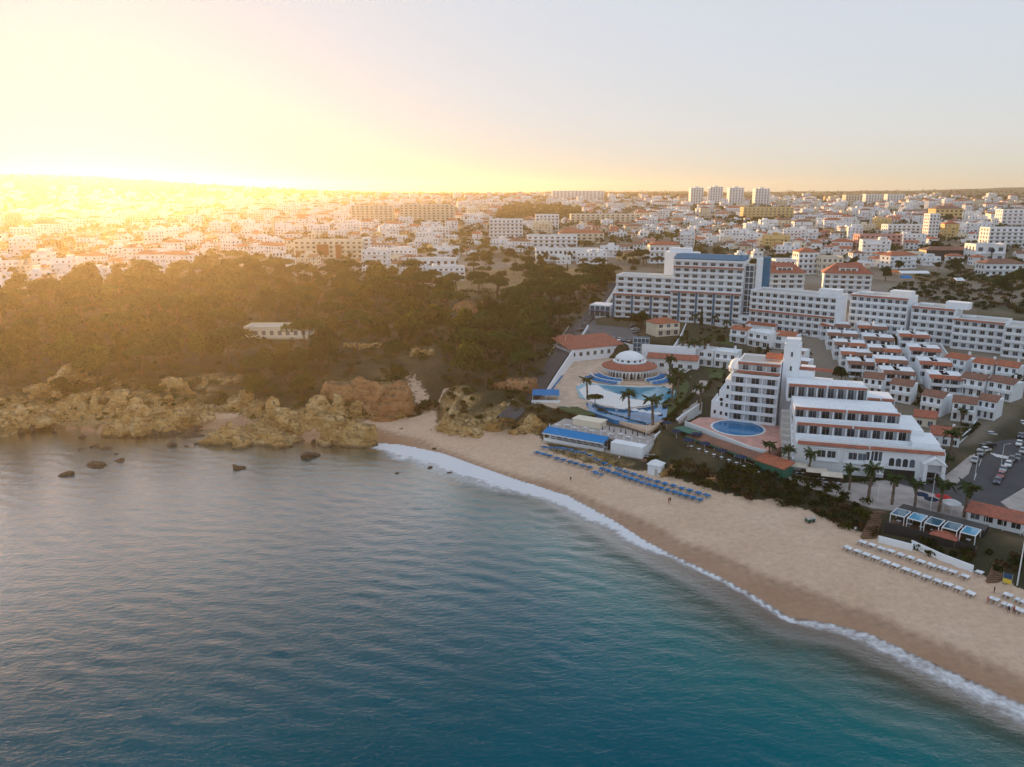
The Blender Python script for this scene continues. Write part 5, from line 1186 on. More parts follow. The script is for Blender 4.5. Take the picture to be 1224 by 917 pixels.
# ------------------------------------------------------------------ the town
TM = [M['white'], M['cream'], M['yellow'], M['pink'], M['greywall'], M['tile'], M['tile_old'], M['tile_red'], M['glass'], M['frame']]
W_, CR_, YE_, PK_, GR_, TI_, TO_, TR_, GL_, FR_ = range(10)
def house_parts(q, kind, wm, tile):
    """returns wall, roof, glazing builders in local coordinates (front edge at y=0)"""
    a, r_, g = MB(), MB(), MB()
    if kind == 'villa':
        W, D, nf = q.uniform(6.5, 13), q.uniform(7, 10), q.choice((1, 2, 2)); h = nf*3.0
        a.box(-W/2, 0, -6, W/2, D, h, wm); rt = q.random()
        if rt < 0.48:
            a.box(-W/2, 0, h+.001, W/2, 0.25, h+0.7, wm); a.box(-W/2, D-.25, h+.001, W/2, D, h+.7, wm); a.box(-W/2, .251, h+.001, -W/2+.25, D-.251, h+.7, wm); a.box(W/2-.25, .251, h+.001, W/2, D-.251, h+.7, wm)
            r_.box(-W/2+.252, .252, h-.1, W/2-.252, D-.252, h+0.05, q.choice((GR_, TO_, GR_, CR_)))
            if q.random() < 0.5: a.box(-W*0.3, D*0.45, h+.051, W*0.05, D-.26, h+2.6, wm)
        elif rt < 0.78: r_.hip(-W/2, 0, W/2, D, h+.01, min(W, D)*0.22, 0.45, tile)
        else: r_.gable(-W/2, 0, W/2, D, h+.01, D*0.22, 0.4, tile, wm)
        if q.random() < 0.6:
            w2 = q.uniform(3.5, 6); s = q.choice((-1, 1)); x0, x1 = (W/2+.01, W/2+w2) if s > 0 else (-W/2-w2, -W/2-.01); a.box(x0, 1.0, -6, x1, D*0.8, 3.0, wm); r_.box(x0, 1.0, 3.01, x1, D*0.8, 3.25, tile if q.random() < .5 else wm)
        if q.random() < 0.6: a.box(W*0.2, D*0.5, h, W*0.2+0.8, D*0.5+0.8, h+2.4, wm)
        nc = int(W/3.2)
    else:
        W, D, nf = q.uniform(13, 27), q.uniform(9, 13), q.choice((2, 3, 3, 3, 4, 5)); h = nf*3.0
        a.box(-W/2, 0, -6, W/2, D, h, wm)
        for k in range(1, nf+1): a.box(-W/2+.3, -1.2, k*3.0-3.1, W/2-.3, -0.003, k*3.0-2.0 if k < nf+1 else k*3.0, wm)
        a.box(-W/2, 0, h+.001, W/2, 0.25, h+0.8, wm); a.box(-W/2, D-.25, h+.001, W/2, D, h+.8, wm); a.box(-W/2, .251, h+.001, -W/2+.25, D-.251, h+.8, wm); a.box(W/2-.25, .251, h+.001, W/2, D-.251, h+.8, wm)
        if q.random() < 0.35: r_.hip(-W/2, 0, W/2, D, h+.81, 2.6, 0.5, tile)
        else: r_.box(-W/2+.252, .252, h-.1, W/2-.252, D-.252, h+0.05, q.choice((GR_, TO_, GR_)))
        for k in range(q.randrange(1, 4)): x = q.uniform(-W*0.4, W*0.3); a.box(x, D*0.3, h, x+q.uniform(3, 6), D*0.75, h+q.uniform(2, 3.2), wm)
        nc = int(W/3.4)
    bw = W/nc
    for k in range(nf):
        for c in range(nc):
            if q.random() < 0.75:
                ww_ = q.choice((.25, .35, .5)); x = -W/2+c*bw+bw*0.25; h0 = q.choice((.2, .9, .9)); g.poly([(x,-.03,k*3+h0),(x+bw*ww_,-.03,k*3+h0),(x+bw*ww_,-.03,k*3+2.2),(x,-.03,k*3+2.2)], GL_)
        for sx_ in (-1, 1):
            for c in range(2):
                y = D*(0.2+0.4*c); x = sx_*(W/2+.03); pts = [(x,y,k*3+.9),(x,y+1.5,k*3+.9),(x,y+1.5,k*3+2.3),(x,y,k*3+2.3)]; g.poly(pts if sx_ > 0 else pts[::-1], GL_)
    return a, r_, g, W, h
def build_house(name, parts, x, y, z, rz):
    a, r_, g, W, h = parts; T = empty(name, (x, y, z), rz)
    a.build('wall', TM, T)
    if r_.v: r_.build('roof', TM, T)
    o = g.build('glazing', TM, T); o['kind'] = 'stuff'
    return T

# named landmark buildings further back: (px left, px right, foot y, top y, depth, storeys, columns, wall, roof, label)
def far_block(name, px0, px1, pyb, pyt, D, nf, nc, mat, lab, roof=None, cat='building', tilt=0.0, extra=None, group=None):
    x0, y0, z0 = ground(px0, pyb); f = y0*CP-(z0-CAMZ)*SP; W = (px1-px0)*f/FPX; h = (pyb-pyt)*f/FPX/cos(PITCH)
    T = empty(name, (x0, y0, z0), tilt); tag(T, lab, cat, group); fh = h/nf; bw = W/nc
    b = MB().box(0, 0, -8, W, D, h)
    for k in range(nf): b.box(0.2, -1.0, k*fh-0.12, W-0.2, -.003, k*fh+0.85)
    b.box(0, 0, h+.001, W, .3, h+.8); b.box(0, D-.3, h+.001, W, D, h+.8); b.box(0, .301, h+.001, .3, D-.301, h+.8); b.box(W-.3, .301, h+.001, W, D-.301, h+.8)
    if extra == 'lift': b.box(W*.35, D*.3, h, W*.65, D*.7, h+3.5)
    b.build('wall', M[mat], T)
    if roof: MB().hip(0, 0, W, D, h+.81, min(W, D)*.22, .6).build('roof', M[roof], T)
    else: MB().box(.302, .302, h-.1, W-.302, D-.302, h+.05).build('roof', M['greywall'], T)
    g = MB()
    for k in range(nf):
        for c in range(nc):
            x = c*bw+bw*.27; g.box(x, -.06, k*fh+fh*.3, x+bw*.46, -.003, k*fh+fh*.75)
    for k in range(nf):
        for c in range(3):
            y = D*(.15+.28*c); g.box(-.06, y, k*fh+fh*.3, -.003, y+1.6, k*fh+fh*.8); g.box(W+.003, y, k*fh+fh*.3, W+.06, y+1.6, k*fh+fh*.8)
    g.build('glazing', M['glass'], T)['kind'] = 'stuff'
    LANDMARKS.append((lab_short(lab), (px0+px1)/2, (pyb+pyt)/2)); FAR_USED.append((px0-1, px1+1, pyt, pyb+2))
    return T
def lab_short(l): return l.split(',')[0]
FAR_USED = []
for i, (a, b_, t, n_) in enumerate([(825,840,226,'first'),(848,863,225,'second'),(871,888,226,'third'),(902,919,227,'fourth')]):
    far_block('apartment_tower', a, b_, 246, t, 22, 11, 5, 'white', '%s white apartment tower from the left on the skyline' % n_, None, 'tower', 0, 'lift', 'skyline apartment towers')
LANDMARKS = [l for l in LANDMARKS if 'apartment tower from' not in l[0]] + [('four skyline towers', 870, 238)]
far_block('slab_hotel', 420, 470, 266, 247, 20, 7, 9, 'cream', 'left pale slab hotel, on the hazy left skyline')
far_block('slab_hotel', 478, 543, 266, 246, 20, 7, 12, 'cream', 'right pale slab hotel, on the hazy skyline')
T = far_block('red_panelled_building', 352, 434, 309, 289, 18, 4, 12, 'cream', 'long pale building with rust-red panels, in golden haze')
for k, (xa, xb, za, zb) in enumerate(((2, 14, 0.2, 6), (20, 30, 3, 12), (36, 41, 0.2, 12))): MB().box(xa, -1.3, za, xb, -1.02, zb).build('red_panel', M['brickred'], T)
far_block('stair_tower', 434, 443, 309, 286, 8, 5, 1, 'white', 'white stair tower, at the right end of the red-panelled building')
far_block('white_villa_complex', 496, 545, 325, 311, 14, 2, 6, 'white', 'low white villa complex, behind the wood edge')
far_block('round_house', 326, 339, 314, 302, 10, 2, 3, 'white', 'small white cube house, left of the red-panelled building')
far_block('white_apartment_complex', 640, 716, 312, 299, 14, 2, 14, 'white', 'broad white apartment complex, behind the dry field')
far_block('white_apartment_complex', 630, 690, 300, 283, 14, 4, 9, 'white', 'upper white apartment complex, behind the dry field')
far_block('terrace_block', 668, 722, 291, 280, 14, 3, 8, 'cream', 'cream terrace block, with red roof edge behind the field', 'tile')
far_block('cream_block', 682, 765, 268, 257, 20, 4, 14, 'cream', 'long cream apartment block, in the middle distance')
far_block('white_gabled_block', 640, 668, 276, 258, 16, 5, 6, 'white', 'tall white block, beside the brown hill')
far_block('domed_white_complex', 585, 625, 288, 264, 18, 6, 8, 'white', 'stepped white complex, left of the tall white block')
far_block('yellow_block', 888, 948, 262, 249, 20, 4, 12, 'yellow', 'pale yellow apartment block, right of the middle distance')
far_block('pink_block', 1026, 1076, 299, 282, 14, 4, 8, 'pink', 'pink apartment block with white balconies, right of centre')
far_block('yellow_house', 1117, 1150, 263, 251, 22, 3, 6, 'yellow', 'yellow gabled building, far right middle distance', 'tile_old')
far_block('white_tower_house', 1108, 1120, 288, 258, 12, 8, 3, 'white', 'slender white tower house, right of the pink block')
far_block('white_block', 1060, 1110, 284, 270, 16, 4, 9, 'white', 'wide white block, above the pink block')
far_block('skyline_block', 1010, 1030, 246, 234, 20, 6, 6, 'cream', 'left one of three pale blocks, on the right skyline')
far_block('skyline_block', 1034, 1054, 244, 233, 20, 6, 6, 'white', 'middle one of three pale blocks, on the right skyline')
far_block('skyline_block', 1060, 1081, 243, 233, 20, 6, 6, 'white', 'right one of three pale blocks, on the right skyline')
far_block('white_club_building', 1164, 1200, 314, 294, 16, 2, 3, 'white', 'big plain white club building, with dark round emblem')
x, y, z = ground(1183, 314); MB().lathe([(1.9,-.1),(1.9,.1),(1.3,.1),(1.3,-.1)], 20).build('round_emblem_sign', M['navy'], None, (x, y-1.3, z+9.5)).rotation_euler = (pi/2, 0, 0)
tag(bpy.data.objects['round_emblem_sign'], 'dark round emblem on the plain white club building', 'sign')
far_block('villa_with_porch', 1176, 1222, 330, 317, 12, 2, 6, 'white', 'white villa with grey-brown roof, above the scrub slope', 'tile_old')
far_block('dark_bar', 1106, 1160, 312, 301, 12, 2, 9, 'black', 'long dark bar, with awnings right of the colourful roofs', 'tile_old')
far_block('colourful_cafe', 1066, 1104, 316, 303, 10, 2, 6, 'cream', 'low cafe, under bright coloured awnings')
far_block('white_block', 1180, 1236, 296, 274, 16, 5, 8, 'white', 'stepped white block, at the right edge')
far_block('white_block', 1196, 1240, 272, 252, 16, 5, 7, 'white', 'upper white block, at the right edge')
far_block('white_house_block', 926, 950, 331, 312, 12, 3, 4, 'white', 'left white block of three, behind the red hipped roofs')
far_block('white_house_block', 953, 977, 328, 304, 13, 4, 4, 'white', 'middle white block of three, behind the red hipped roofs', 'tile')
far_block('white_house_block', 981, 1006, 330, 309, 12, 3, 4, 'cream', 'right pale block of three, behind the red hipped roofs')
far_block('white_apartment_complex', 798, 830, 330, 306, 12, 4, 5, 'white', 'white house block, behind the blue hotel roof')
far_block('white_house_block', 776, 812, 315, 295, 11, 3, 6, 'white', 'white red-roofed house block, beside the tall pines', 'tile')
far_block('skyline_hotel', 660, 722, 238, 229, 26, 4, 14, 'white', 'wide pale building, on the hill at the skyline centre')
far_block('cream_farmhouse', 292, 368, 404, 393, 12, 1, 8, 'cream', 'long pale ruined house, alone in the golden woods', None)
# coloured awnings by the cafe
for i, (px, py, wp, mt, lb) in enumerate([(1080,312,20,'teal','teal awning over the colourful cafe'),(1094,316,18,'orange','orange awning over the colourful cafe'),(1068,318,16,'fab_red','red awning left of the teal awning'),(1070,330,10,'orange','small orange awning on the earth slope'),(1094,331,34,'fab_white','long white awning on the earth slope'),(1084,337,12,'fab_blue','blue awning on the earth slope'),(1052,308,40,'fab_blue','blue-grey shop awning in front of the pink block'),(1020,318,40,'fab_white','white shop awning behind the hipped roofs'),(1140,303,22,'tile_red','red canopy on the dark bar roof'),(1148,340,10,'fab_white','small white hut on the earth slope')]):
    x, y, z = ground(px, py); s = y/FPX; w = wp*s; T = empty('awning', (x-w/2, y, z)); tag(T, lb, 'awning')
    MB().shed(0, 0, w, 4, 2.3, 3.6, .2).build('canopy', M[mt], T)
    for xx in (0.1, w-.1):
        for yy in (0.1, 3.8): MB().tube((xx, yy, -1), (xx, yy, 2.4), .07).build('post', M['frame'], T)

PARKS = [[(585,262),(600,246),(640,243),(700,250),(705,260),(660,266)], [(525,352),(545,328),(640,318),(738,318),(738,336),(640,350)], WOODS, [(1040,322),(1160,322),(1224,312),(1260,380),(1050,360)], [(560,300),(590,296),(622,305),(612,320),(575,318)], [(690,296),(735,285),(745,296),(715,306)], [(822,300),(868,292),(868,318),(822,318)], [(270,300),(340,318),(270,330),(190,330),(230,305)]]
def town_ok(p, y):
    if y < 430: return False
    if any(a <= p[0] <= b_ and t-1 <= p[1] <= bb+1 for a, b_, t, bb in FAR_USED): return False
    if p[0] > 730 and p[1] > 318 - max(0, (900-p[0])*0.02) and not (1040 < p[0] and p[1] < 322) and not (900 < p[0] < 1045 and p[1] < 326): return False
    if p[1] > 352: return False
    return not any(in_px(c, *p) for c in PARKS)
q = random.Random(77); T_IND = []; tcand = []; r_ = 500.0; trees_c = []
while r_ < 3000:
    st = 16+0.0065*r_; n = int(r_*1.46/st)
    for i in range(n):
        a = -0.70+1.46*(i+q.uniform(.1,.9))/n; rr = r_+q.uniform(-.35,.35)*st; x, y = rr*sin(a), rr*cos(a); z = H(x, y); p = proj(x, y, z)
        if not (-160 < p[0] < 1420): continue
        dens = float(fbm(np.array([x/170.0]), np.array([y/170.0]), 91)[0]); far_thin = 1.0 if r_ < 1900 else max(0.0, 1-(r_-1900)/1000)
        hill = math.exp(-((x+1560)/560)**2/2-((y-2700)/620)**2/2)
        if town_ok(p, y) and q.random() < (0.76 if dens > 0.42 else 0.25)*far_thin*(1-min(1, hill*1.3)): tcand.append((x, y, z, p, rr))
        elif p[1] < 345 and y > 430 and not in_px(WOODS, *p) and not (p[0] > 730 and p[1] > 326): trees_c.append((x, y, z, p, rr))
    r_ += st
tcand.sort(key=lambda c: c[4]); mass = MB(); IT_H, IT_A = [], []
for i, (x, y, z, p, rr) in enumerate(tcand):
    kind = 'villa' if q.random() < (0.8 if rr < 1100 else 0.6) else 'apartment'
    wm = q.choices((W_, CR_, YE_, PK_), (78, 16, 3, 2))[0]; tile = q.choices((TI_, TO_, TR_), (5, 4, 2))[0]
    rz = round(float(fbm(np.array([x/260.0]), np.array([y/260.0]), 5)[0])*8)*0.26-1.04 + q.choice((0, 0, pi/2)) + q.uniform(-.06, .06)
    rz = (rz + 0.8) % 1.6 - 0.8
    hp = house_parts(q, kind, wm, tile)
    if -10 < p[0] < 1234 and ((kind == 'villa' and len(IT_H) < 200) or (kind == 'apartment' and len(IT_A) < 95)):
        T = build_house('town_house' if kind == 'villa' else 'apartment_building', hp, x, y, z, rz)
        col = ('white', 'cream', 'yellow', 'pink')[wm]
        (IT_H if kind == 'villa' else IT_A).append((T, col+(' town house' if kind == 'villa' else ' apartment building'), *proj(x, y, z+3)))
    else: mass.merge(hp[0], x, y, z, rz); mass.merge(hp[1], x, y, z, rz); mass.merge(hp[2], x, y, z, rz)
o = mass.build('distant_houses', TM); tag(o, 'mass of small white houses filling the distant town', 'houses', kind='stuff')
# town trees: nearest ones single, the rest one mass
trees_c.sort(key=lambda c: c[4]); far_pts = []
for i, (x, y, z, p, rr) in enumerate(trees_c):
    if q.random() < 0.3 and rr > 900: continue
    if len(TREE_ITEMS['town']) < 170 and rr < 1250 and -10 < p[0] < 1234:
        kd = q.choices(('dark', 'broad', 'pine', 'cypress'), (5, 4, 3, 1))[0]; T = tree(kd, x, y, z, q.uniform(0.8, 1.35), 'town_tree')
        TREE_ITEMS['town'].append((T, {'dark': 'dark green town tree', 'broad': 'olive-green town tree', 'pine': 'umbrella-shaped town pine', 'cypress': 'slim town cypress'}[kd], *proj(x, y, z+4)))
    else: far_pts.append((x, y, z+1.0, q.uniform(2.0, 3.4)))
for i in range(2600):       # garden trees between houses and on the hills beyond
    a = q.uniform(-.67, .67); rr = 900+3750*q.random()**1.2; x, y = rr*sin(a), rr*cos(a); far_pts.append((x, y, H(x, y)+0.8, q.uniform(1.8, 3.2)*(1+rr/6000)))
for i in range(420):        # brown wooded knoll
    px, py = q.uniform(588, 704), q.uniform(245, 263)
    if in_px(PARKS[0], px, py): x, y, z = ground(px, py); far_pts.append((x, y, z+0.5, q.uniform(2, 3.2)))
bush_mass('distant_trees', far_pts, [M['leaf_dark'], M['leaf_oak']], [3, 2], 26, 1.5, 'dark trees scattered through the distant town and hills')
for px, py, kd, sc, lb in [(633,327,'dark',1.9,'big round dark tree standing in front of the white apartment complex'),(757,318,'pine',1.5,'left one of two tall pines behind the hotel roof'),(769,318,'pine',1.6,'right one of two tall pines behind the hotel roof'),(840,318,'dark',1.9,'broad dark tree behind the blue hotel roof, left half'),(856,316,'dark',1.7,'broad dark tree behind the blue hotel roof, right half'),(768,392,'dark',1.35,'large dark tree at the car park edge'),(760,390,'dark',1.0,'smaller dark tree at the car park edge'),(202,300,'broad',2.2,'round tree standing alone in the golden haze'),(105,362,'broad',2.0,'large golden tree at the left wood edge'),(140,350,'broad',1.6,'tall golden tree right of the large one at the wood edge'),(520,334,'broad',1.6,'bushy golden tree before the villa complex, right one'),(470,337,'broad',1.7,'bushy golden tree before the villa complex, left one'),(210,340,'broad',1.9,'broad golden tree above the woods'),(1134,268,'dark',2.4,'round dark tree beside the yellow gabled building'),(1117,300,'dark',1.6,'dark tree below the slender white tower house'),(580,318,'broad',1.5,'olive tree at the left end of the dry field'),(610,312,'dark',1.6,'dark tree group left of the big round tree'),(730,302,'dark',1.6,'dark tree left of the tall pines'),(838,391,'cypress',1.2,'cypress in front of the blue-finned hotel'),(916,437,'cypress',1.1,'cypress behind the domed hotel'),(888,410,'cypress',0.9,'slim cypress beside the small red-roofed house'),(1005,458,'dark',1.0,'dark tree between the left and middle terrace rows'),(1066,418,'dark',0.9,'dark tree between the middle and right terrace rows'),(1120,300,'dark',1.4,'dark tree beside the dark bar'),(1058,336,'dark',1.5,'dark tree on the earth slope'),(1140,330,'dark',1.9,'broad dark tree on the earth slope'),(1215,345,'dark',2.0,'dark tree at the right edge of the scrub slope'),(1196,352,'dark',1.6,'dark tree left of the right edge scrub slope'),(860,412,'dark',0.7,'small tree on the hotel lawn'),(712,488,'pine',0.62,'small flat pine at the aqua pool corner'),(1110,482,'dark',0.8,'dark garden tree between villas'),(1212,462,'dark',0.8,'garden tree at the street top')]:
    x, y, z = ground(px, py); tag(tree(kd, x, y, z, sc, 'garden_tree' if py > 380 else 'tall_tree'), lb, 'tree')
auto_labels(IT_H, 'house', 'town houses'); auto_labels(IT_A, 'apartments', 'town apartment buildings')
LM0 = LANDMARKS
LANDMARKS = [(a, b_, c) for a, b_, c in LM0] + [('orange sandstone cliff', 440, 465), ('ruined house in the woods', 330, 400), ('sandy gully', 510, 480), ('dry field', 640, 334), ('left rock cluster', 150, 490)]
auto_labels(TREE_ITEMS['pine'], 'tree', 'umbrella pines in the woods'); auto_labels(TREE_ITEMS['broad'], 'tree', 'trees in the coastal wood'); auto_labels(TREE_ITEMS['town'], 'tree', 'trees in the town')
# ------------------------------------------------------------------ beach restaurant
(bx_, by_), brz, BW = frame_px((650,527), (768,549), 3.8)
T = empty('beach_restaurant', (bx_, by_, 3.8), brz); tag(T, 'long white beach restaurant with blue awning and roof terrace on the sand', 'restaurant'); G_ = BW*0.62
MB().box(-0.4, -0.3, -3, BW, 9.0, 0.15).build('floor_slab', M['stone'], T)
MB().box(0, 3.5, 0.151, G_, 9, 3.1).build('rear_wall', M['white'], T)
for k in range(9): link('window', window_mesh(G_/9*0.8, 1.9, 1), T, (G_/9*(k+0.1), 3.497, 0.6))
for k in range(10): MB().box(G_/9*k-0.09, 0.0, 0.151, G_/9*k+0.09, 0.18, 2.75).build('veranda_post', M['frame'], T)
for k in range(9): link('veranda_railing', panel_mesh('veranda_railing', G_/9-0.2, 0.08, 0.95, 'white'), T, (G_/9*k+0.1, 0.05, 0.152))
MB().shed(-0.3, -0.6, G_+0.2, 3.49, 2.76, 3.7, 0).build('blue_awning', M['fab_blue'], T)
MB().box(-0.3, -0.66, 2.5, G_+0.2, -0.603, 2.85).build('white_valance', M['fab_white'], T)
MB().box(G_+0.3, 2.4, 0.151, G_+2.4, 9, 3.0).build('dark_entrance', M['black'], T)
MB().box(G_+2.41, -0.2, 0.151, BW, 9, 3.6).build('store_wall', M['white'], T)
MB().box(-0.2, 3.51, 3.11, BW, 14.5, 3.72).build('roof_terrace', M['paving'], T)
for k in range(14): MB().box(BW*k/13-0.1, 3.6, 3.721, BW*k/13+0.1, 3.8, 4.75).build('terrace_post', M['frame'], T)
b = MB(); b.box(-0.1, 3.66, 4.55, BW-0.11, 3.74, 4.63); b.box(-0.1, 3.66, 4.15, BW-0.11, 3.74, 4.2); b.build('terrace_rail', M['steel'], T)
MB().box(BW*0.16, 9.5, 3.73, BW*0.45, 14, 5.6).build('terrace_kitchen', M['cream'], T); MB().box(BW*0.15, 9.3, 5.61, BW*0.46, 14.2, 5.85).build('kitchen_roof', M['cream'], T)
cB, sB = cos(brz), sin(brz)
def loc_b(x, y, z=0): return (bx_+cB*x-sB*y, by_+sB*x+cB*y, 3.8+z)
# parasols and tables: prototypes
def parasol(name, mat, closed=False, n=8, r=1.5):
    T = empty(name)
    MB().tube((0,0,0), (0,0,2.5), .04, .03).build('pole', M['frame'], T); MB().lathe([(.3,0),(.3,.08),(.05,.1)], 10).build('base', M['stone'], T)
    if closed: MB().lathe([(.05,.95),(.18,1.1),(.13,1.9),(.04,2.55)], 8).build('canopy', M[mat], T)
    else: MB().lathe([(r,2.0),(r,2.05),(.05,2.6),(.01,2.62)], n, caps=False).build('canopy', M[mat], T)
    return T
def table_set(mat='fab_white'):
    T = empty('table_set')
    MB().box(-.45,-.45,.70,.45,.45,.75).build('tabletop', M[mat], T); MB().lathe([(.28,0),(.28,.04),(.05,.06),(.05,.7)], 8).build('pedestal', M['steel'], T)
    return T
def chair(mat):
    T = empty('chair'); MB().box(-.23,-.22,.42,.23,.22,.47).build('seat', M[mat], T); MB().box(-.23,.19,.471,.23,.24,.88).build('backrest', M[mat], T)
    for sx_ in (-.2, .2):
        for sy_ in (-.18, .18): MB().tube((sx_,sy_,0), (sx_,sy_,.42), .02, k=4).build('leg', M['steel'], T)
    return T
def put(protos, p, rz, label, cat, group, first={}):
    o = protos if not first.get(protos.name) else copy_tree(protos); first[protos.name] = 1
    o.location = p; o.rotation_euler = (0, 0, rz); return tag(o, label, cat, group)
PB = parasol('folded_parasol', 'fab_navy', True); PN = parasol('navy_parasol', 'fab_navy', False, 8, 1.7); PW = parasol('white_parasol', 'fab_white', False, 8, 1.4); PR = parasol('red_parasol', 'fab_red', False, 8, 1.9)
TS_ = table_set(); CH = chair('fab_white'); CD = chair('fab_navy')
for k in range(8): put(PB, loc_b(BW*(0.52+0.058*k), 6.2+0.8*(k % 2), 3.72), 0, 'folded navy parasol on the beach restaurant roof, %s from left' % NUM[k+1], 'parasol', 'parasols on the roof terrace')
for k in range(10):
    p = loc_b(BW*(0.06+0.092*k), 5.2+1.4*(k % 2), 3.72); put(TS_, p, brz, 'white table on the beach restaurant roof, %s from left' % NUM[k+1], 'table', 'roof terrace tables')
    for s_ in (-1, 1): put(CH, loc_b(BW*(0.06+0.092*k)+.75*s_, 5.2+1.4*(k % 2), 3.72), brz+s_*pi/2*-1, 'white chair on the %s side of %s roof terrace table' % (('left', 'right')[s_ > 0], NUM[k+1]), 'chair', 'roof terrace chairs')
LANDMARKS.append(('beach restaurant', 710, 525))
# --- white beach hut, railings, blue shade roof
x, y = at(784, 564, 3.0); T = empty('beach_hut', (x, y, H(x, y)), brz); tag(T, 'small white wooden hut with pyramid roof behind the blue loungers', 'hut')
b = MB()
for k in range(9): b.box(-1.9+k*.42, -1.6, -.5, -1.9+k*.42+.40, -1.5, 2.7); b.box(-1.9+k*.42, 1.5, -.5, -1.5+k*.42, 1.6, 2.7)
b.box(-1.9, -1.498, -.5, -1.8, 1.498, 2.7); b.box(1.8, -1.498, -.5, 1.9, 1.498, 2.7); b.build('boarding', M['white'], T)
MB().hip(-1.9, -1.6, 1.9, 1.6, 2.71, 1.2, .3, th=.1).build('roof', M['frame'], T); MB().box(.2, -1.66, -.3, 1.1, -1.602, 1.8).build('door', M['greywall'], T)
def railing(name, pts, h, lab, mat='frame'):
    T = empty(name, pts[0]); tag(T, lab, 'railing'); r_ = MB(); o3 = pts[0]
    for a, c in zip(pts[:-1], pts[1:]):
        n = max(1, int(hypot(c[0]-a[0], c[1]-a[1])/2.0)); d = [tuple(a[k]+(c[k]-a[k])*i/n-o3[k] for k in range(3)) for i in range(n+1)]
        for p in d[:-1]: MB().box(p[0]-.07, p[1]-.07, p[2]-.8, p[0]+.07, p[1]+.07, p[2]+h).build('post', M[mat], T)
        for zz in (.45*h, .95*h): r_.tube((d[0][0],d[0][1],d[0][2]+zz), (d[-1][0],d[-1][1],d[-1][2]+zz), .06, k=4)
        for (p, q_) in zip(d[:-1], d[1:]): r_.tube((p[0],p[1],p[2]+.1), (q_[0],q_[1],q_[2]+.9*h), .03, k=4)
    r_.build('rails', M[mat], T)
railing('boardwalk_railing', [P3(766,548,4), P3(800,546,4.6), P3(835,545,5), P3(868,549,5.2), P3(905,561,5.2)], 1.1, 'white wooden railing curving below the oval pool restaurant')
ribbon('boardwalk', [P3(764,551,3.8), P3(800,549,4.4), P3(835,548,4.8), P3(868,552,5.0), P3(905,564,5.1)], 2.4, M['wood'], 0.1)
T = empty('blue_shade_roof', P3(636,481,9.3), -0.05); tag(T, 'flat blue shade roof beside the lower access road', 'canopy')
b = MB()
for k in range(7): b.box(k*1.35, 0, 2.5+.04*(k % 2), k*1.35+1.33, 8.5, 2.58+.04*(k % 2))
b.build('roof_panels', M['fab_blue'], T)
for xx in (0.1, 4.6, 9.2):
    for yy in (.1, 8.3): MB().box(xx, yy, -1, xx+.12, yy+.12, 2.5).build('post', M['frame'], T)
MB().box(-.2, -.4, -2, 9.8, -.1, .9).build('front_wall', M['white'], T)
x, y, z = P3(640, 466, 10.2); T = empty('gate_lodge', (x-2, y+4, z)); tag(T, 'tiny white gate lodge at the road bend', 'hut'); MB().box(0,0,-1,2.6,2.2,2.3).build('wall', M['white'], T); MB().hip(0,0,2.6,2.2,2.31,.9,.25).build('tile_roof', M['tile_old'], T)

# ------------------------------------------------------------------ sun loungers
def lounger(mat, name='sun_lounger'):
    T = empty(name)
    b = MB(); b.box(-.32,-.95,.30,-.27,.95,.36); b.box(.27,-.95,.30,.32,.95,.36); b.box(-.27,-.95,.30,.27,-.90,.36); b.build('frame', M['frame'], T)
    MB().box(-.30,-.93,.361,.30,.28,.44).build('mattress', M[mat], T)
    b = MB().shed(-.30,.29,.30,.95,.361,.80,0,th=.08); b.build('backrest', M[mat], T)
    lg = MB().box(-.025,-.025,0,.025,.025,.30).mesh('leg', M['frame'])
    for sx_ in (-.29, .29):
        for sy_ in (-.85, .8): link('leg', lg, T, (sx_, sy_, 0))
    return T
LB, LWt = lounger('fab_blue'), lounger('fab_white')
LB.scale = LWt.scale = (1.3, 1.22, 1.1)
def lounger_row(pr, p0, p1, n, rot, text, group, pair=True, skip=()):
    a, c = ground(*p0), ground(*p1); k = 0
    for i in range(n):
        if i in skip: continue
        t = (i + (0.13*(1 if i % 2 == 0 else -1) if pair else 0))/(n-1); x, y = a[0]+(c[0]-a[0])*t+R.uniform(-.12,.12), a[1]+(c[1]-a[1])*t+R.uniform(-.2,.2); k += 1
        put(pr, (x, y, H(x, y)+.02), rot+R.uniform(-.07,.07), '%s sun lounger, %s from left, %s' % ('blue' if pr is LB else 'white', ordinal(k), text), 'sun lounger', group)
RB = brz + pi*0.97
lounger_row(LB, (648,536), (847,595), 46, RB, 'rear blue row below the beach restaurant', 'blue loungers on the beach', skip=(21,))
lounger_row(LB, (640,542), (658,547), 6, RB, 'short front blue row at the left end', 'blue loungers on the beach')
lounger_row(LB, (663,549), (706,561), 12, RB, 'middle front blue row', 'blue loungers on the beach')
lounger_row(LB, (718,562), (838,600), 34, RB, 'long front blue row towards the hut', 'blue loungers on the beach')
lounger_row(LB, (709,566), (717,569), 3, RB, 'group set before the front blue row', 'blue loungers on the beach')
a_, c_ = ground(1010,656), ground(1162,712); RW_ = atan2(c_[1]-a_[1], c_[0]-a_[0]) + pi
lounger_row(LWt, (1010,656), (1163,713), 26, RW_, 'front white row', 'white loungers on the beach')
lounger_row(LWt, (1027,649), (1155,692), 22, RW_, 'rear white row', 'white loungers on the beach')
lounger_row(LWt, (1166,686), (1172,688), 2, RW_, 'pair beside the steps sign', 'white loungers on the beach')
lounger_row(LWt, (1201,713), (1222,722), 4, RW_, 'rear right-hand white group', 'white loungers on the beach')
lounger_row(LWt, (1184,718), (1220,733), 6, RW_, 'front right-hand white group', 'white loungers on the beach')
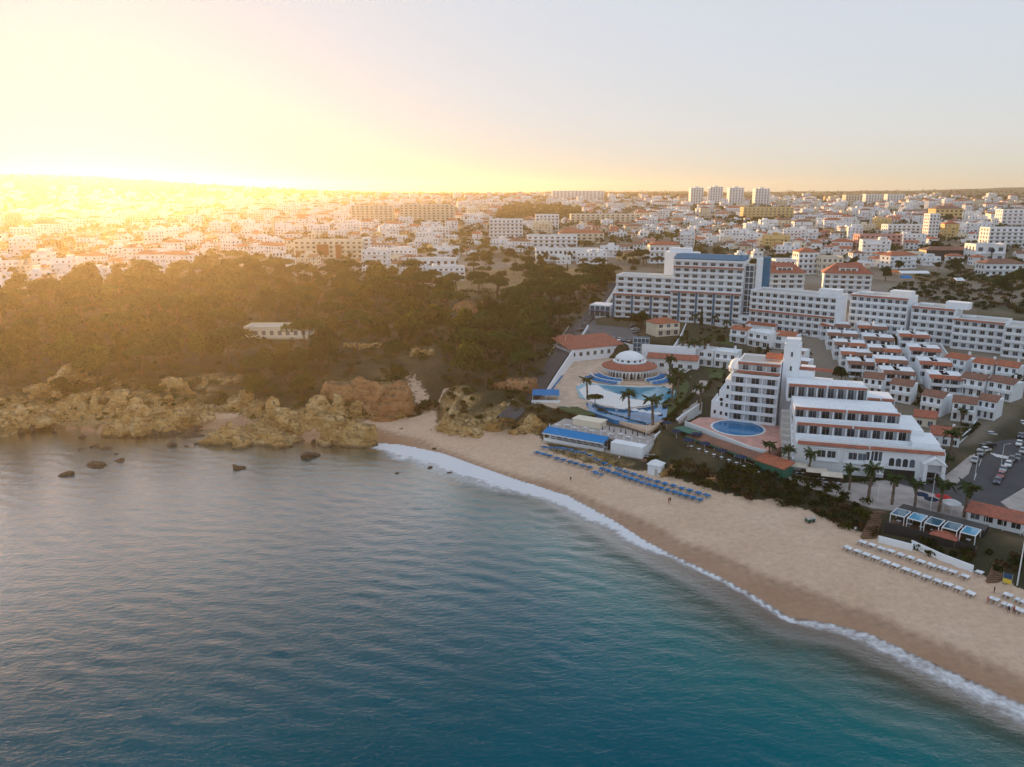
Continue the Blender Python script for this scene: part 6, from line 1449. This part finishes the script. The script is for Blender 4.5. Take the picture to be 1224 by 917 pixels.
# loungers round the aqua pool
def arc_row(r, d0, d1, n, zz, text):
    for i in range(n):
        t = radians(d0+(d1-d0)*i/(n-1)); put(LB, (dx_+r*cos(t), dy_+r*sin(t), 9.6+zz), t+pi/2, 'blue sun lounger, %s from the left on the %s' % (ordinal(i+1), text), 'sun lounger', 'blue loungers round the aqua pool')
arc_row(Rr+2.8, 183, 246, 16, 0.02, 'upper left pool terrace'); arc_row(Rr+2.8, 296, 357, 16, 0.02, 'upper right pool terrace')
arc_row(Rr+6.6, 190, 244, 16, -0.24, 'lower left pool terrace'); arc_row(Rr+6.6, 296, 350, 16, -0.24, 'lower right pool terrace')
for i in range(12):
    x, y, z = P3(664-i*1.5+6, 452+i*1.9, 9.32); put(LB, (x, y, 9.32), -0.9, 'blue sun lounger, %s from the top in the strip by the road wall' % ordinal(i+1), 'sun lounger', 'blue loungers round the aqua pool')
for i in range(4):
    x, y, z = P3(758+i*9, 497+i*1.5, 9.34); put(PW, (x, y, 9.3), 0, 'white parasol before the lower aqua pool, %s from left' % NUM[i+1], 'parasol', 'white parasols by the aqua pool')

# ------------------------------------------------------------------ promenade: shade sails, parasols, tables
for i, (px, py) in enumerate([(929,560), (951,566), (975,573), (993,578)]):
    x, y = at(px, py, 5.9); T = empty('shade_canopy', (x, y, 5.9), -0.32); tag(T, 'cream promenade shade canopy, %s from the left' % NUM[i+1], 'canopy', 'cream canopies on the promenade')
    MB().gable(-2.5, -2, 2.5, 2, 2.55, .35, .15, th=.06).build('canvas', M['fab_cream'], T)
    for xx in (-2.4, 2.4):
        for yy in (-1.9, 1.9): MB().box(xx-.05, yy-.05, -.8, xx+.05, yy+.05, 2.5).build('post', M['wood'], T)
    for j in range(3):
        put(TS_, (x-1.6+1.5*j, y-.8-.3*j, 5.92), .2, 'cafe table under the %s cream canopy, %s from left' % (NUM[i+1], NUM[j+1]), 'table', 'promenade cafe tables')
        put(CD, (x-1.6+1.5*j, y-1.6-.3*j, 5.92), 3.3, 'dark cafe chair before the %s cream canopy, %s from left' % (NUM[i+1], NUM[j+1]), 'chair', 'promenade cafe chairs')
for i, (px, py) in enumerate([(796,524),(822,537),(842,541),(862,549),(885,556),(832,531),(808,531)]):
    x, y = at(px, py, 5.9); put(PN, (x, y, H(x, y)), 0, 'open navy parasol before the terrace restaurant, %s of seven' % NUM[i+1], 'parasol', 'navy parasols at the terrace restaurant')
for i in range(10):
    x, y = at(826+9*i, 540+3.1*i, 5.6); put(TS_, (x, y, H(x, y)), R.uniform(0,1), 'cafe table in front of the terrace restaurant, %s from left' % NUM[i+1], 'table', 'terrace restaurant tables')
PALMS = [(702,478,9.3,7.5,'palm beside the white island of the aqua pool'),(752,500,8.6,8.5,'palm before the waterfall of the aqua pool'),(780,512,8.2,9.5,'tall palm at the lower right of the aqua pool'),(803,481,9.3,9,'palm at the right end of the aqua pool'),(810,472,9.3,8.5,'palm behind the right pool end palm'),(837,488,8.8,7.5,'palm beside the garden path bend'),(830,436,11,9.5,'tall palm left of the hotel lawn'),(841,434,11,10,'tallest palm before the row houses'),(815,428,11.5,9,'palm at the white stepped wall'),(800,452,9.6,8,'palm right of the service building'),(805,462,9.5,7,'bushy palm below the service building'),(868,402,14,7,'palm in front of the hotel annex'),
 (919,556,5.9,6.5,'left palm of three by the cream canopies'),(942,562,5.9,6.2,'middle palm of three by the cream canopies'),(966,568,5.9,6.6,'right palm of three by the cream canopies'),(1015,586,5.9,6,'palm left of the plaza'),(1038,594,5.9,8,'large palm standing on the plaza'),(1066,603,5.9,7.5,'palm at the right side of the plaza'),(1093,608,5.9,6.5,'palm left of the lamp post'),(1122,612,5.9,7.5,'palm right of the lamp post'),(1152,618,5.9,8,'large palm beside the red-roofed kiosk'),(1135,552,6,8.5,'tall palm by the stepped hotel corner'),(1131,566,5.9,4.5,'short bushy palm at the hotel porch'),(1148,508,7.5,5,'short palm before the lowest villa'),(830,392,14.5,6.5,'palm left of the cypress before the hotel'),(853,394,14.5,6.5,'palm right of the cypress before the hotel')]
for px, py, z, h, lb in PALMS: palm(px, py, z, h, lb)
# low hedges in the hotel gardens
for i, (p, q_, z, lb) in enumerate([((1170,466),(1222,470),11,'clipped hedge behind the right villas'),((1168,512),(1140,530),7,'hedge along the street wall'),((960,566),(1048,580),5.9,'dark planting in front of the stepped hotel'),((800,500),(830,474),9,'hedge along the garden path'),((735,384),(790,386),15,'hedge in front of the blue-finned hotel'),((716,494),(776,512),8.4,'hedge along the lower aqua pool wall'),((1088,452),(1112,486),10,'planting beside the right terrace row')]):
    a, c = at(*p, z), at(*q_, z); n = max(3, int(hypot(c[0]-a[0], c[1]-a[1])/1.1)); V_, F__, of = [], [], 0
    for k in range(n):
        x, y = a[0]+(c[0]-a[0])*k/n, a[1]+(c[1]-a[1])*k/n; V, Fx = leaf_cloud([(x, y, max(z, H(x, y))+.55, .85, .85, .75)], 70, .2, 0, k); V_.append(V); F__.append(Fx+of); of += len(V)
    tag(link('hedge', np_mesh('hedge', np.concatenate(V_), np.concatenate(F__), M['leaf_dark'])), lb, 'hedge')

# ------------------------------------------------------------------ right-hand beach restaurant (black frame), kiosk, steps, low wall
A_, B_ = P3(1068,622,5.2), P3(1172,650,5.2); ang = atan2(B_[1]-A_[1], B_[0]-A_[0]); L_ = hypot(B_[0]-A_[0], B_[1]-A_[1])
T = empty('terrace_bar', A_, ang); tag(T, 'dark timber terrace bar with white framed glass canopies above the white loungers', 'restaurant')
MB().box(-.5, -4, -4, L_, 6, -.02).build('deck', M['wood'], T); MB().box(-.5, -4.2, -3.5, L_, -4.01, .9).build('front_screen', M['black'], T)
for k in range(5):
    x0 = k*L_/5; f = MB(); w = L_/5-.5
    for (xa, ya, xb, yb) in ((0,0,w,.18),(0,4.4,w,4.58),(0,.181,.18,4.399),(w-.18,.181,w,4.399)): f.box(x0+xa, ya-3, 2.5, x0+xb, yb-3, 2.7)
    for xx in (0, w-.16):
        for yy in (-3, 1.4): f.box(x0+xx, yy, 0, x0+xx+.16, yy+.16, 2.499)
    c = f.build('canopy_frame', M['frame'], T); MB().box(x0+.182, -2.81, 2.55, x0+w-.182, 1.38, 2.6).build('glass_roof', M['glass_blue'], T)
MB().box(0, 1.7, 0, L_, 5.9, 2.4).build('bar_room', M['black'], T)
for k in range(7): put(TS_, (A_[0]+cos(ang)*(1.5+k*L_/7.5)+sin(ang)*1.2, A_[1]+sin(ang)*(1.5+k*L_/7.5)-cos(ang)*1.2, 5.2), ang, 'white table under the glass canopies, %s from left' % NUM[k+1], 'table', 'terrace bar tables')
T = empty('red_roof_shelter', P3(1111,650,3.8), ang); tag(T, 'small shelter with dull red roof below the terrace bar', 'shelter')
MB().hip(0, 0, 5, 3.6, 2.3, .9, .3, th=.1).build('roof', M['tile_red'], T)
for xx in (.1, 4.8):
    for yy in (.1, 3.4): MB().box(xx, yy, -1, xx+.12, yy+.12, 2.3).build('post', M['wood'], T)
T = empty('red_roof_kiosk', P3(1156,622,5.9), ang+.05); tag(T, 'long white kiosk with red roof behind the terrace bar', 'kiosk')
MB().box(0, 0, -1, 11, 4, 2.5).build('wall', M['white'], T); MB().shed(-.3, -1.2, 11.3, 4.2, 2.52, 3.4, .2).build('red_roof', M['tile_red'], T)
for k in range(4): link('window', window_mesh(1.9, 1.4), T, (.5+2.7*k, -.003, .7))
for k in range(4): MB().box(.2+3.5*k, -1.15, -1, .32+3.5*k, -1.03, 2.5).build('post', M['frame'], T)
x, y, z = P3(1136,612,5.9); T = empty('white_gazebo', (x, y, z), .1); tag(T, 'small white gazebo behind the terrace bar', 'gazebo')
MB().lathe([(2.1,2.3),(2.1,2.4),(1.2,2.9),(.1,3.1)], 12).build('roof', M['fab_white'], T)
for k in range(6): MB().tube((1.9*cos(k*1.047), 1.9*sin(k*1.047), -.5), (1.9*cos(k*1.047), 1.9*sin(k*1.047), 2.3), .05).build('post', M['frame'], T)
for i, (px, py) in enumerate([(1100,600),(1112,606),(1126,603),(1134,610)]):
    x, y = at(px, py, 5.9); put(PR if i > 1 else PN, (x, y, 5.9), 0, '%s parasol behind the terrace bar, %s of the pair' % (('navy','navy','red','red')[i], ('left','right')[i % 2]), 'parasol', 'parasols behind the terrace bar')
b = MB(); p0, p1 = P3(1050,612,5.6), P3(1038,641,2.9)
T = empty('beach_steps', (0,0,0)); tag(T, 'timber beach steps beside the scrub bank', 'steps')
for k in range(14):
    t = k/13; x, y, z = [p0[j]+(p1[j]-p0[j])*t for j in range(3)]; MB().box(x-1.6, y-.5, z-1, x+1.6, y+.45, z+.05).build('step', M['wood'], T)
T = empty('beach_steps', (0,0,0)); tag(T, 'timber beach steps beside the tall white mast', 'steps'); p0, p1 = P3(1196,672,4.6), P3(1187,694,2.8)
for k in range(10):
    t = k/9; x, y, z = [p0[j]+(p1[j]-p0[j])*t for j in range(3)]; MB().box(x-1.3, y-.4, z-1, x+1.3, y+.35, z+.05).build('step', M['wood'], T)
wall_line('beach_wall', [P3(1051,646,2.9), P3(1090,656,3), P3(1091,653,3)], 1.1, .35, M['white'], 'left half of the low white wall behind the white loungers', sink=2)
wall_line('beach_wall', [P3(1090,652,3.2), P3(1125,668,3), P3(1162,682,3)], 1.2, .35, M['white'], 'right half of the low white wall behind the white loungers', sink=2)
x, y, z = ground(1203, 700); T = empty('beach_banner', (x, y, z), ang); tag(T, 'yellow and blue information banner by the right beach steps', 'sign')
MB().box(-.75, -.04, .5, .75, .04, 1.5).build('yellow_panel', M['yellowpaint'], T); MB().box(-.75, -.04, 1.501, .75, .04, 2.6).build('blue_panel', M['navy'], T)
for xx in (-.8, .8): MB().tube((xx, 0, -.5), (xx, 0, 2.7), .05).build('post', M['steel'], T)
# --- lamp posts and mast
def lamp(px, py, z, h, lb, arm=1.2, solid=.09):
    x, y = at(px, py, z); T = empty('street_lamp', (x, y, z)); tag(T, lb, 'lamp', 'street lamps')
    MB().tube((0,0,-.5), (0,0,h), solid, solid*.6, 8).build('pole', M['frame'], T); MB().tube((0,0,h-.1), (arm,0,h+.15), .04).build('arm', M['frame'], T); MB().box(arm-.1,-.15,h+.08,arm+.6,.15,h+.2).build('lamp_head', M['steel'], T)
lamp(1112,611,5.9,9.5,'tall lamp post behind the terrace bar'); lamp(1216,698,3.2,11,'tall white mast at the right edge of the beach',.6,.14); lamp(1049,599,5.9,4.5,'short lamp on the plaza'); lamp(1165,572,5.9,7,'lamp post at the street corner'); lamp(1206,372,17,8,'lamp post behind the right end of the long hotel'); lamp(676,416,13.5,6,'lamp post beside the access road'); lamp(1196,560,5.9,7,'lamp post beside the parked cars'); lamp(772,525,6.6,5,'lamp post at the garden wall end')

# ------------------------------------------------------------------ cars
def car_proto():
    T = empty('parked_car'); b = MB()
    prof = [(-2.1,.35),(-2.15,.62),(-2.05,.86),(-1.25,.98),(-.55,1.02),(1.55,1.02),(2.0,.95),(2.12,.65),(2.08,.35)]
    n = len(prof)
    for s_ in (-.84, .84): b.v += [(x, s_*(1 if .4 < z < .95 else .95), z) for x, z in prof]
    for i in range(n-1): b.f.append((i, i+1, n+i+1, n+i)); b.m.append(0)
    b.f += [tuple(range(n-1, -1, -1)), tuple(range(n, 2*n)), (0, n, 2*n-1, n-1)]; b.m += [0,0,0]
    roof = [(-.35,1.42),(1.0,1.44),(1.35,1.36)]; k = len(b.v)
    for s_ in (-.66, .66): b.v += [(x, s_, z) for x, z in roof]
    for i in range(2): b.f.append((k+i, k+i+1, k+3+i+1, k+3+i)); b.m.append(0)
    b.build('body', M['car'], T)
    g = MB(); lo = [(-1.15,.99),(1.85,.985)]; hi = [(-.35,1.415),(1.35,1.355)]
    for s_ in (-1, 1):
        q4 = [(lo[0][0], s_*.79, lo[0][1]), (lo[1][0], s_*.79, lo[1][1]), (hi[1][0], s_*.655, hi[1][1]), (hi[0][0], s_*.655, hi[0][1])]; g.poly(q4 if s_ < 0 else q4[::-1])
    g.poly([(lo[0][0],.79,.99),(lo[0][0],-.79,.99),(hi[0][0],-.655,1.415),(hi[0][0],.655,1.415)]); g.poly([(lo[1][0],-.79,.985),(lo[1][0],.79,.985),(hi[1][0],.655,1.355),(hi[1][0],-.655,1.355)]); g.build('windows', M['glass'], T)
    wm = MB().lathe([(.1,-.1),(.31,-.1),(.33,0),(.31,.1),(.1,.1)], 14).mesh('wheel', M['tyre']); hm_ = MB().lathe([(.01,.11),(.19,.105)], 10, caps=False).mesh('hub', M['steel'])
    for xx in (-1.3, 1.3):
        for s_ in (-1, 1):
            w = link('wheel', wm, T, (xx, s_*.78, .33)); w.rotation_euler = (-s_*pi/2, 0, 0); link('hub', hm_, w)
    for s_ in (-.6, .6): MB().box(-2.16, s_-.17, .62, -2.08, s_+.17, .78).build('headlight', M['frame'], T); MB().box(2.05, s_-.15, .68, 2.13, s_+.15, .84).build('tail_light', M['fab_red'], T)
    return T
def car_paint(name, c):
    m, n, l, b = new_mat(name); f = noise(n, l, n.new('ShaderNodeTexCoord').outputs['Object'], 2.0); l.new(ramp(n, l, f, [(.3, tuple(x*.9 for x in c)), (.7, c)]), b.inputs['Base Color'])
    b.inputs['Roughness'].default_value = .3; b.inputs['Coat Weight'].default_value = .5; return m
M['car'] = car_paint('white_car_paint', (.72,.73,.74)); PAINTS = {'white': M['car'], 'silver': car_paint('silver_car_paint', (.38,.40,.42)), 'black': car_paint('black_car_paint', (.015,.016,.02)), 'red': car_paint('red_car_paint', (.32,.02,.02)), 'navy': car_paint('navy_car_paint', (.02,.035,.09)), 'grey': car_paint('grey_car_paint', (.13,.14,.15))}
CAR = car_proto()
def car(px, py, z, rz, col, lb):
    o = put(CAR, P3(px, py, z), rz, lb, 'car', 'parked cars')
    b_ = next(c for c in o.children if c.name.startswith('body')); s = b_.material_slots[0]; s.link = 'OBJECT'; s.material = PAINTS[col]
SR = atan2(at(1210,466,6)[1]-at(1165,545,6)[1], at(1210,466,6)[0]-at(1165,545,6)[0])
for i, (px, py, col, rz, lb) in enumerate([(1205,497,'white',SR-1.0,'white car parked at the street top'),(1199,501,'silver',SR-1.0,'silver car beside the white street top car'),(1191,510,'white',SR-1.0,'white car third along the left street kerb'),(1182,521,'white',SR-1.0,'white car fourth along the left street kerb'),(1181,534,'black',SR-.9,'black car at the left street kerb'),(1172,544,'grey',SR,'grey car before the zebra crossing'),(1165,552,'silver',SR,'silver car stopped at the street corner'),(1205,557,'white',SR,'white car at the top of the right kerb group'),(1199,563,'silver',SR,'silver car in the middle of the right kerb group'),(1196,570,'red',SR,'red car at the bottom of the right kerb group'),(1220,523,'navy',SR,'navy car driving near the right edge'),(1218,532,'white',SR,'white car near the right edge'),(1110,576,'black',-.2,'black car in front of the hotel garage'),(1208,486,'white',SR-1.0,'white car highest on the street'),(1216,549,'grey',SR,'grey car at the right edge above the red car'),(1213,478,'silver',SR-1.0,'silver car at the top of the street wall'),(1218,471,'navy',SR-1.0,'navy car highest beside the street wall'),(1222,508,'white',SR,'white car cut by the right edge, upper one'),(1222,541,'silver',SR,'silver car cut by the right edge, lower one'),(1187,515,'grey',SR-1.0,'grey car between two white cars on the left kerb'),(1209,551,'black',SR,'black car above the right kerb group'),(1192,577,'navy',SR,'navy car just below the red car'),(1176,540,'white',SR-.5,'white car beside the black kerb car')]): car(px, py, 5.87, rz, col, lb)
for i in range(9): car(705+i*5.9, 404.5+i*.5, 15.02, 1.25, ('black','grey','navy','silver','black','grey','white','navy','grey')[i], '%s car, %s from left in the front car park row' % (('black','grey','navy','silver','black','grey','white','navy','grey')[i], NUM[i+1]))
for i in range(5): car(694+i*3.4, 396-i*5.3, 15.02, .2, ('black','grey','navy','black','silver')[i], '%s car, %s from bottom along the left car park edge' % (('black','grey','navy','black','silver')[i], NUM[i+1]))
for i in range(3): car(757+i*2, 391+i*4, 15.02, .4, ('navy','silver','black')[i], '%s car at the right car park edge by the tree' % ('navy','silver','black')[i])
# boats/trailers replaced by nothing; far parked cars behind the long hotel
for i in range(6): car(930+i*7.5, 398+i*.6, 16.0, -1.8, ('silver','white','grey','navy','white','black')[i], '%s car, %s from left along the foot of the long hotel' % (('silver','white','grey','navy','white','black')[i], NUM[i+1]))

# ------------------------------------------------------------------ people
def person_mat(name, shirt, legs, hair=(.03,.02,.015), skin=(.42,.24,.16)):
    m, n, l, b = new_mat(name); sp = n.new('ShaderNodeSeparateXYZ'); l.new(n.new('ShaderNodeTexCoord').outputs['Object'], sp.inputs[0])
    c = ramp(n, l, math_n(n, l, 'MULTIPLY', sp.outputs['Z'], .5), [(0, (.05,.04,.04)), (.045, skin), (.22, legs), (.47, shirt), (.715, skin), (.835, hair)], 'CONSTANT'); l.new(c, b.inputs['Base Color']); b.inputs['Roughness'].default_value = .8; return m
def person(px, py, lb, mat, stride=.25, rz=0.0, z=None):
    J = [(0,0,.95),(0,0,1.15),(0,0,1.38),(0,0,1.50),(0,-.02,1.60),(0,-.02,1.70), (.10,0,.9),(.11,-stride*.5,.5),(.11,-stride*.35,.09),(.11,-stride*.35-.14,.04), (-.10,0,.9),(-.11,stride*.3,.5),(-.11,stride*.85,.10),(-.11,stride*.85-.13,.04), (.19,0,1.40),(.26,stride*.3,1.14),(.25,-.02+stride*.1,.90),(.25,-.06,.80), (-.19,0,1.40),(-.26,-stride*.3,1.14),(-.25,-.14,.92),(-.25,-.2,.83)]
    E = [(0,1),(1,2),(2,3),(3,4),(4,5),(0,6),(6,7),(7,8),(8,9),(0,10),(10,11),(11,12),(12,13),(2,14),(14,15),(15,16),(16,17),(2,18),(18,19),(19,20),(20,21)]
    rad = [.135,.13,.14,.055,.095,.085,.10,.065,.045,.04,.10,.065,.045,.04,.06,.045,.035,.04,.06,.045,.035,.04]
    me = bpy.data.meshes.new('person'); me.from_pydata(J, E, []); me.materials.append(mat)
    if z is None: x, y, z = ground(px, py)
    else: x, y = at(px, py, z)
    o = link('person', me, None, (x, y, z), rz); md = o.modifiers.new('skin', 'SKIN'); s = o.modifiers.new('sub', 'SUBSURF'); s.levels = s.render_levels = 1
    if not me.skin_vertices: me.attributes  # layer is made by the modifier below
    sk = me.skin_vertices[0].data if me.skin_vertices else None
    if sk:
        for i, r_ in enumerate(rad): sk[i].radius = (r_, r_*.85)
        sk[0].use_root = True
    return tag(o, lb, 'person', 'people on the beach')
PM = [person_mat('dark_clothes', (.03,.03,.04), (.03,.03,.05)), person_mat('red_shirt', (.35,.03,.04), (.04,.04,.06)), person_mat('swimwear', (.42,.24,.16), (.03,.05,.15)), person_mat('white_shirt', (.7,.7,.7), (.05,.06,.1)), person_mat('pink_top', (.5,.2,.2), (.42,.24,.16))]
for (px, py, mt, st, rz, lb) in [(682,576,0,.35,.4,'person in dark clothes walking near the wet sand'),(799,602,1,.3,2.0,'left person of two strolling below the blue loungers'),(801,601,0,.3,2.0,'right person of two strolling below the blue loungers'),(736,552,0,.1,0,'left person standing at the restaurant entrance'),(740,551,3,.1,.5,'right person standing at the restaurant entrance'),(1188,709,0,.1,1.0,'person in black standing above the right loungers'),(1180,722,4,.1,.3,'person in pink standing left of the right loungers'),(1205,733,0,.2,.2,'left person of the pair among the right loungers'),(1211,734,1,.2,.2,'right person in red among the right loungers'),(1022,637,3,.1,0,'person in white at the foot of the beach steps')]:
    person(px, py, lb, PM[mt], st, rz)
x, y, z = ground(968, 624); T = empty('beach_cart', (x, y, z), .4); tag(T, 'dull green covered cart standing alone on the sand', 'cart')
MB().box(-1.1,-.6,.45,1.1,.6,1.0).build('body', M['green'], T); MB().gable(-1.15,-.65,1.15,.65,1.01,.45,.05,th=.06).build('cover', M['stone'], T)
for xx in (-.7, .7):
    for s_ in (-.62, .62):
        w = MB().lathe([(.05,-.05),(.28,-.05),(.28,.05),(.05,.05)], 12).build('wheel', M['tyre'], T, (xx, s_, .28)); w.rotation_euler = (pi/2, 0, 0)
# ------------------------------------------------------------------ haze: one closed box of thin golden air
hb = MB().box(-9500, -5400, -16, 9500, 4960, 142)
hm = bpy.data.materials.new('thin_golden_haze'); hm.use_nodes = True; hn = hm.node_tree.nodes; hn.remove(hn['Principled BSDF'])
pv = hn.new('ShaderNodeVolumePrincipled'); pv.inputs['Color'].default_value = (1.0, 0.90, 0.74, 1)
pv.inputs['Density'].default_value = 0.00009; pv.inputs['Anisotropy'].default_value = 0.72
hm.node_tree.links.new(pv.outputs[0], hn['Material Output'].inputs['Volume'])
tag(hb.build('haze', hm), kind='stuff')
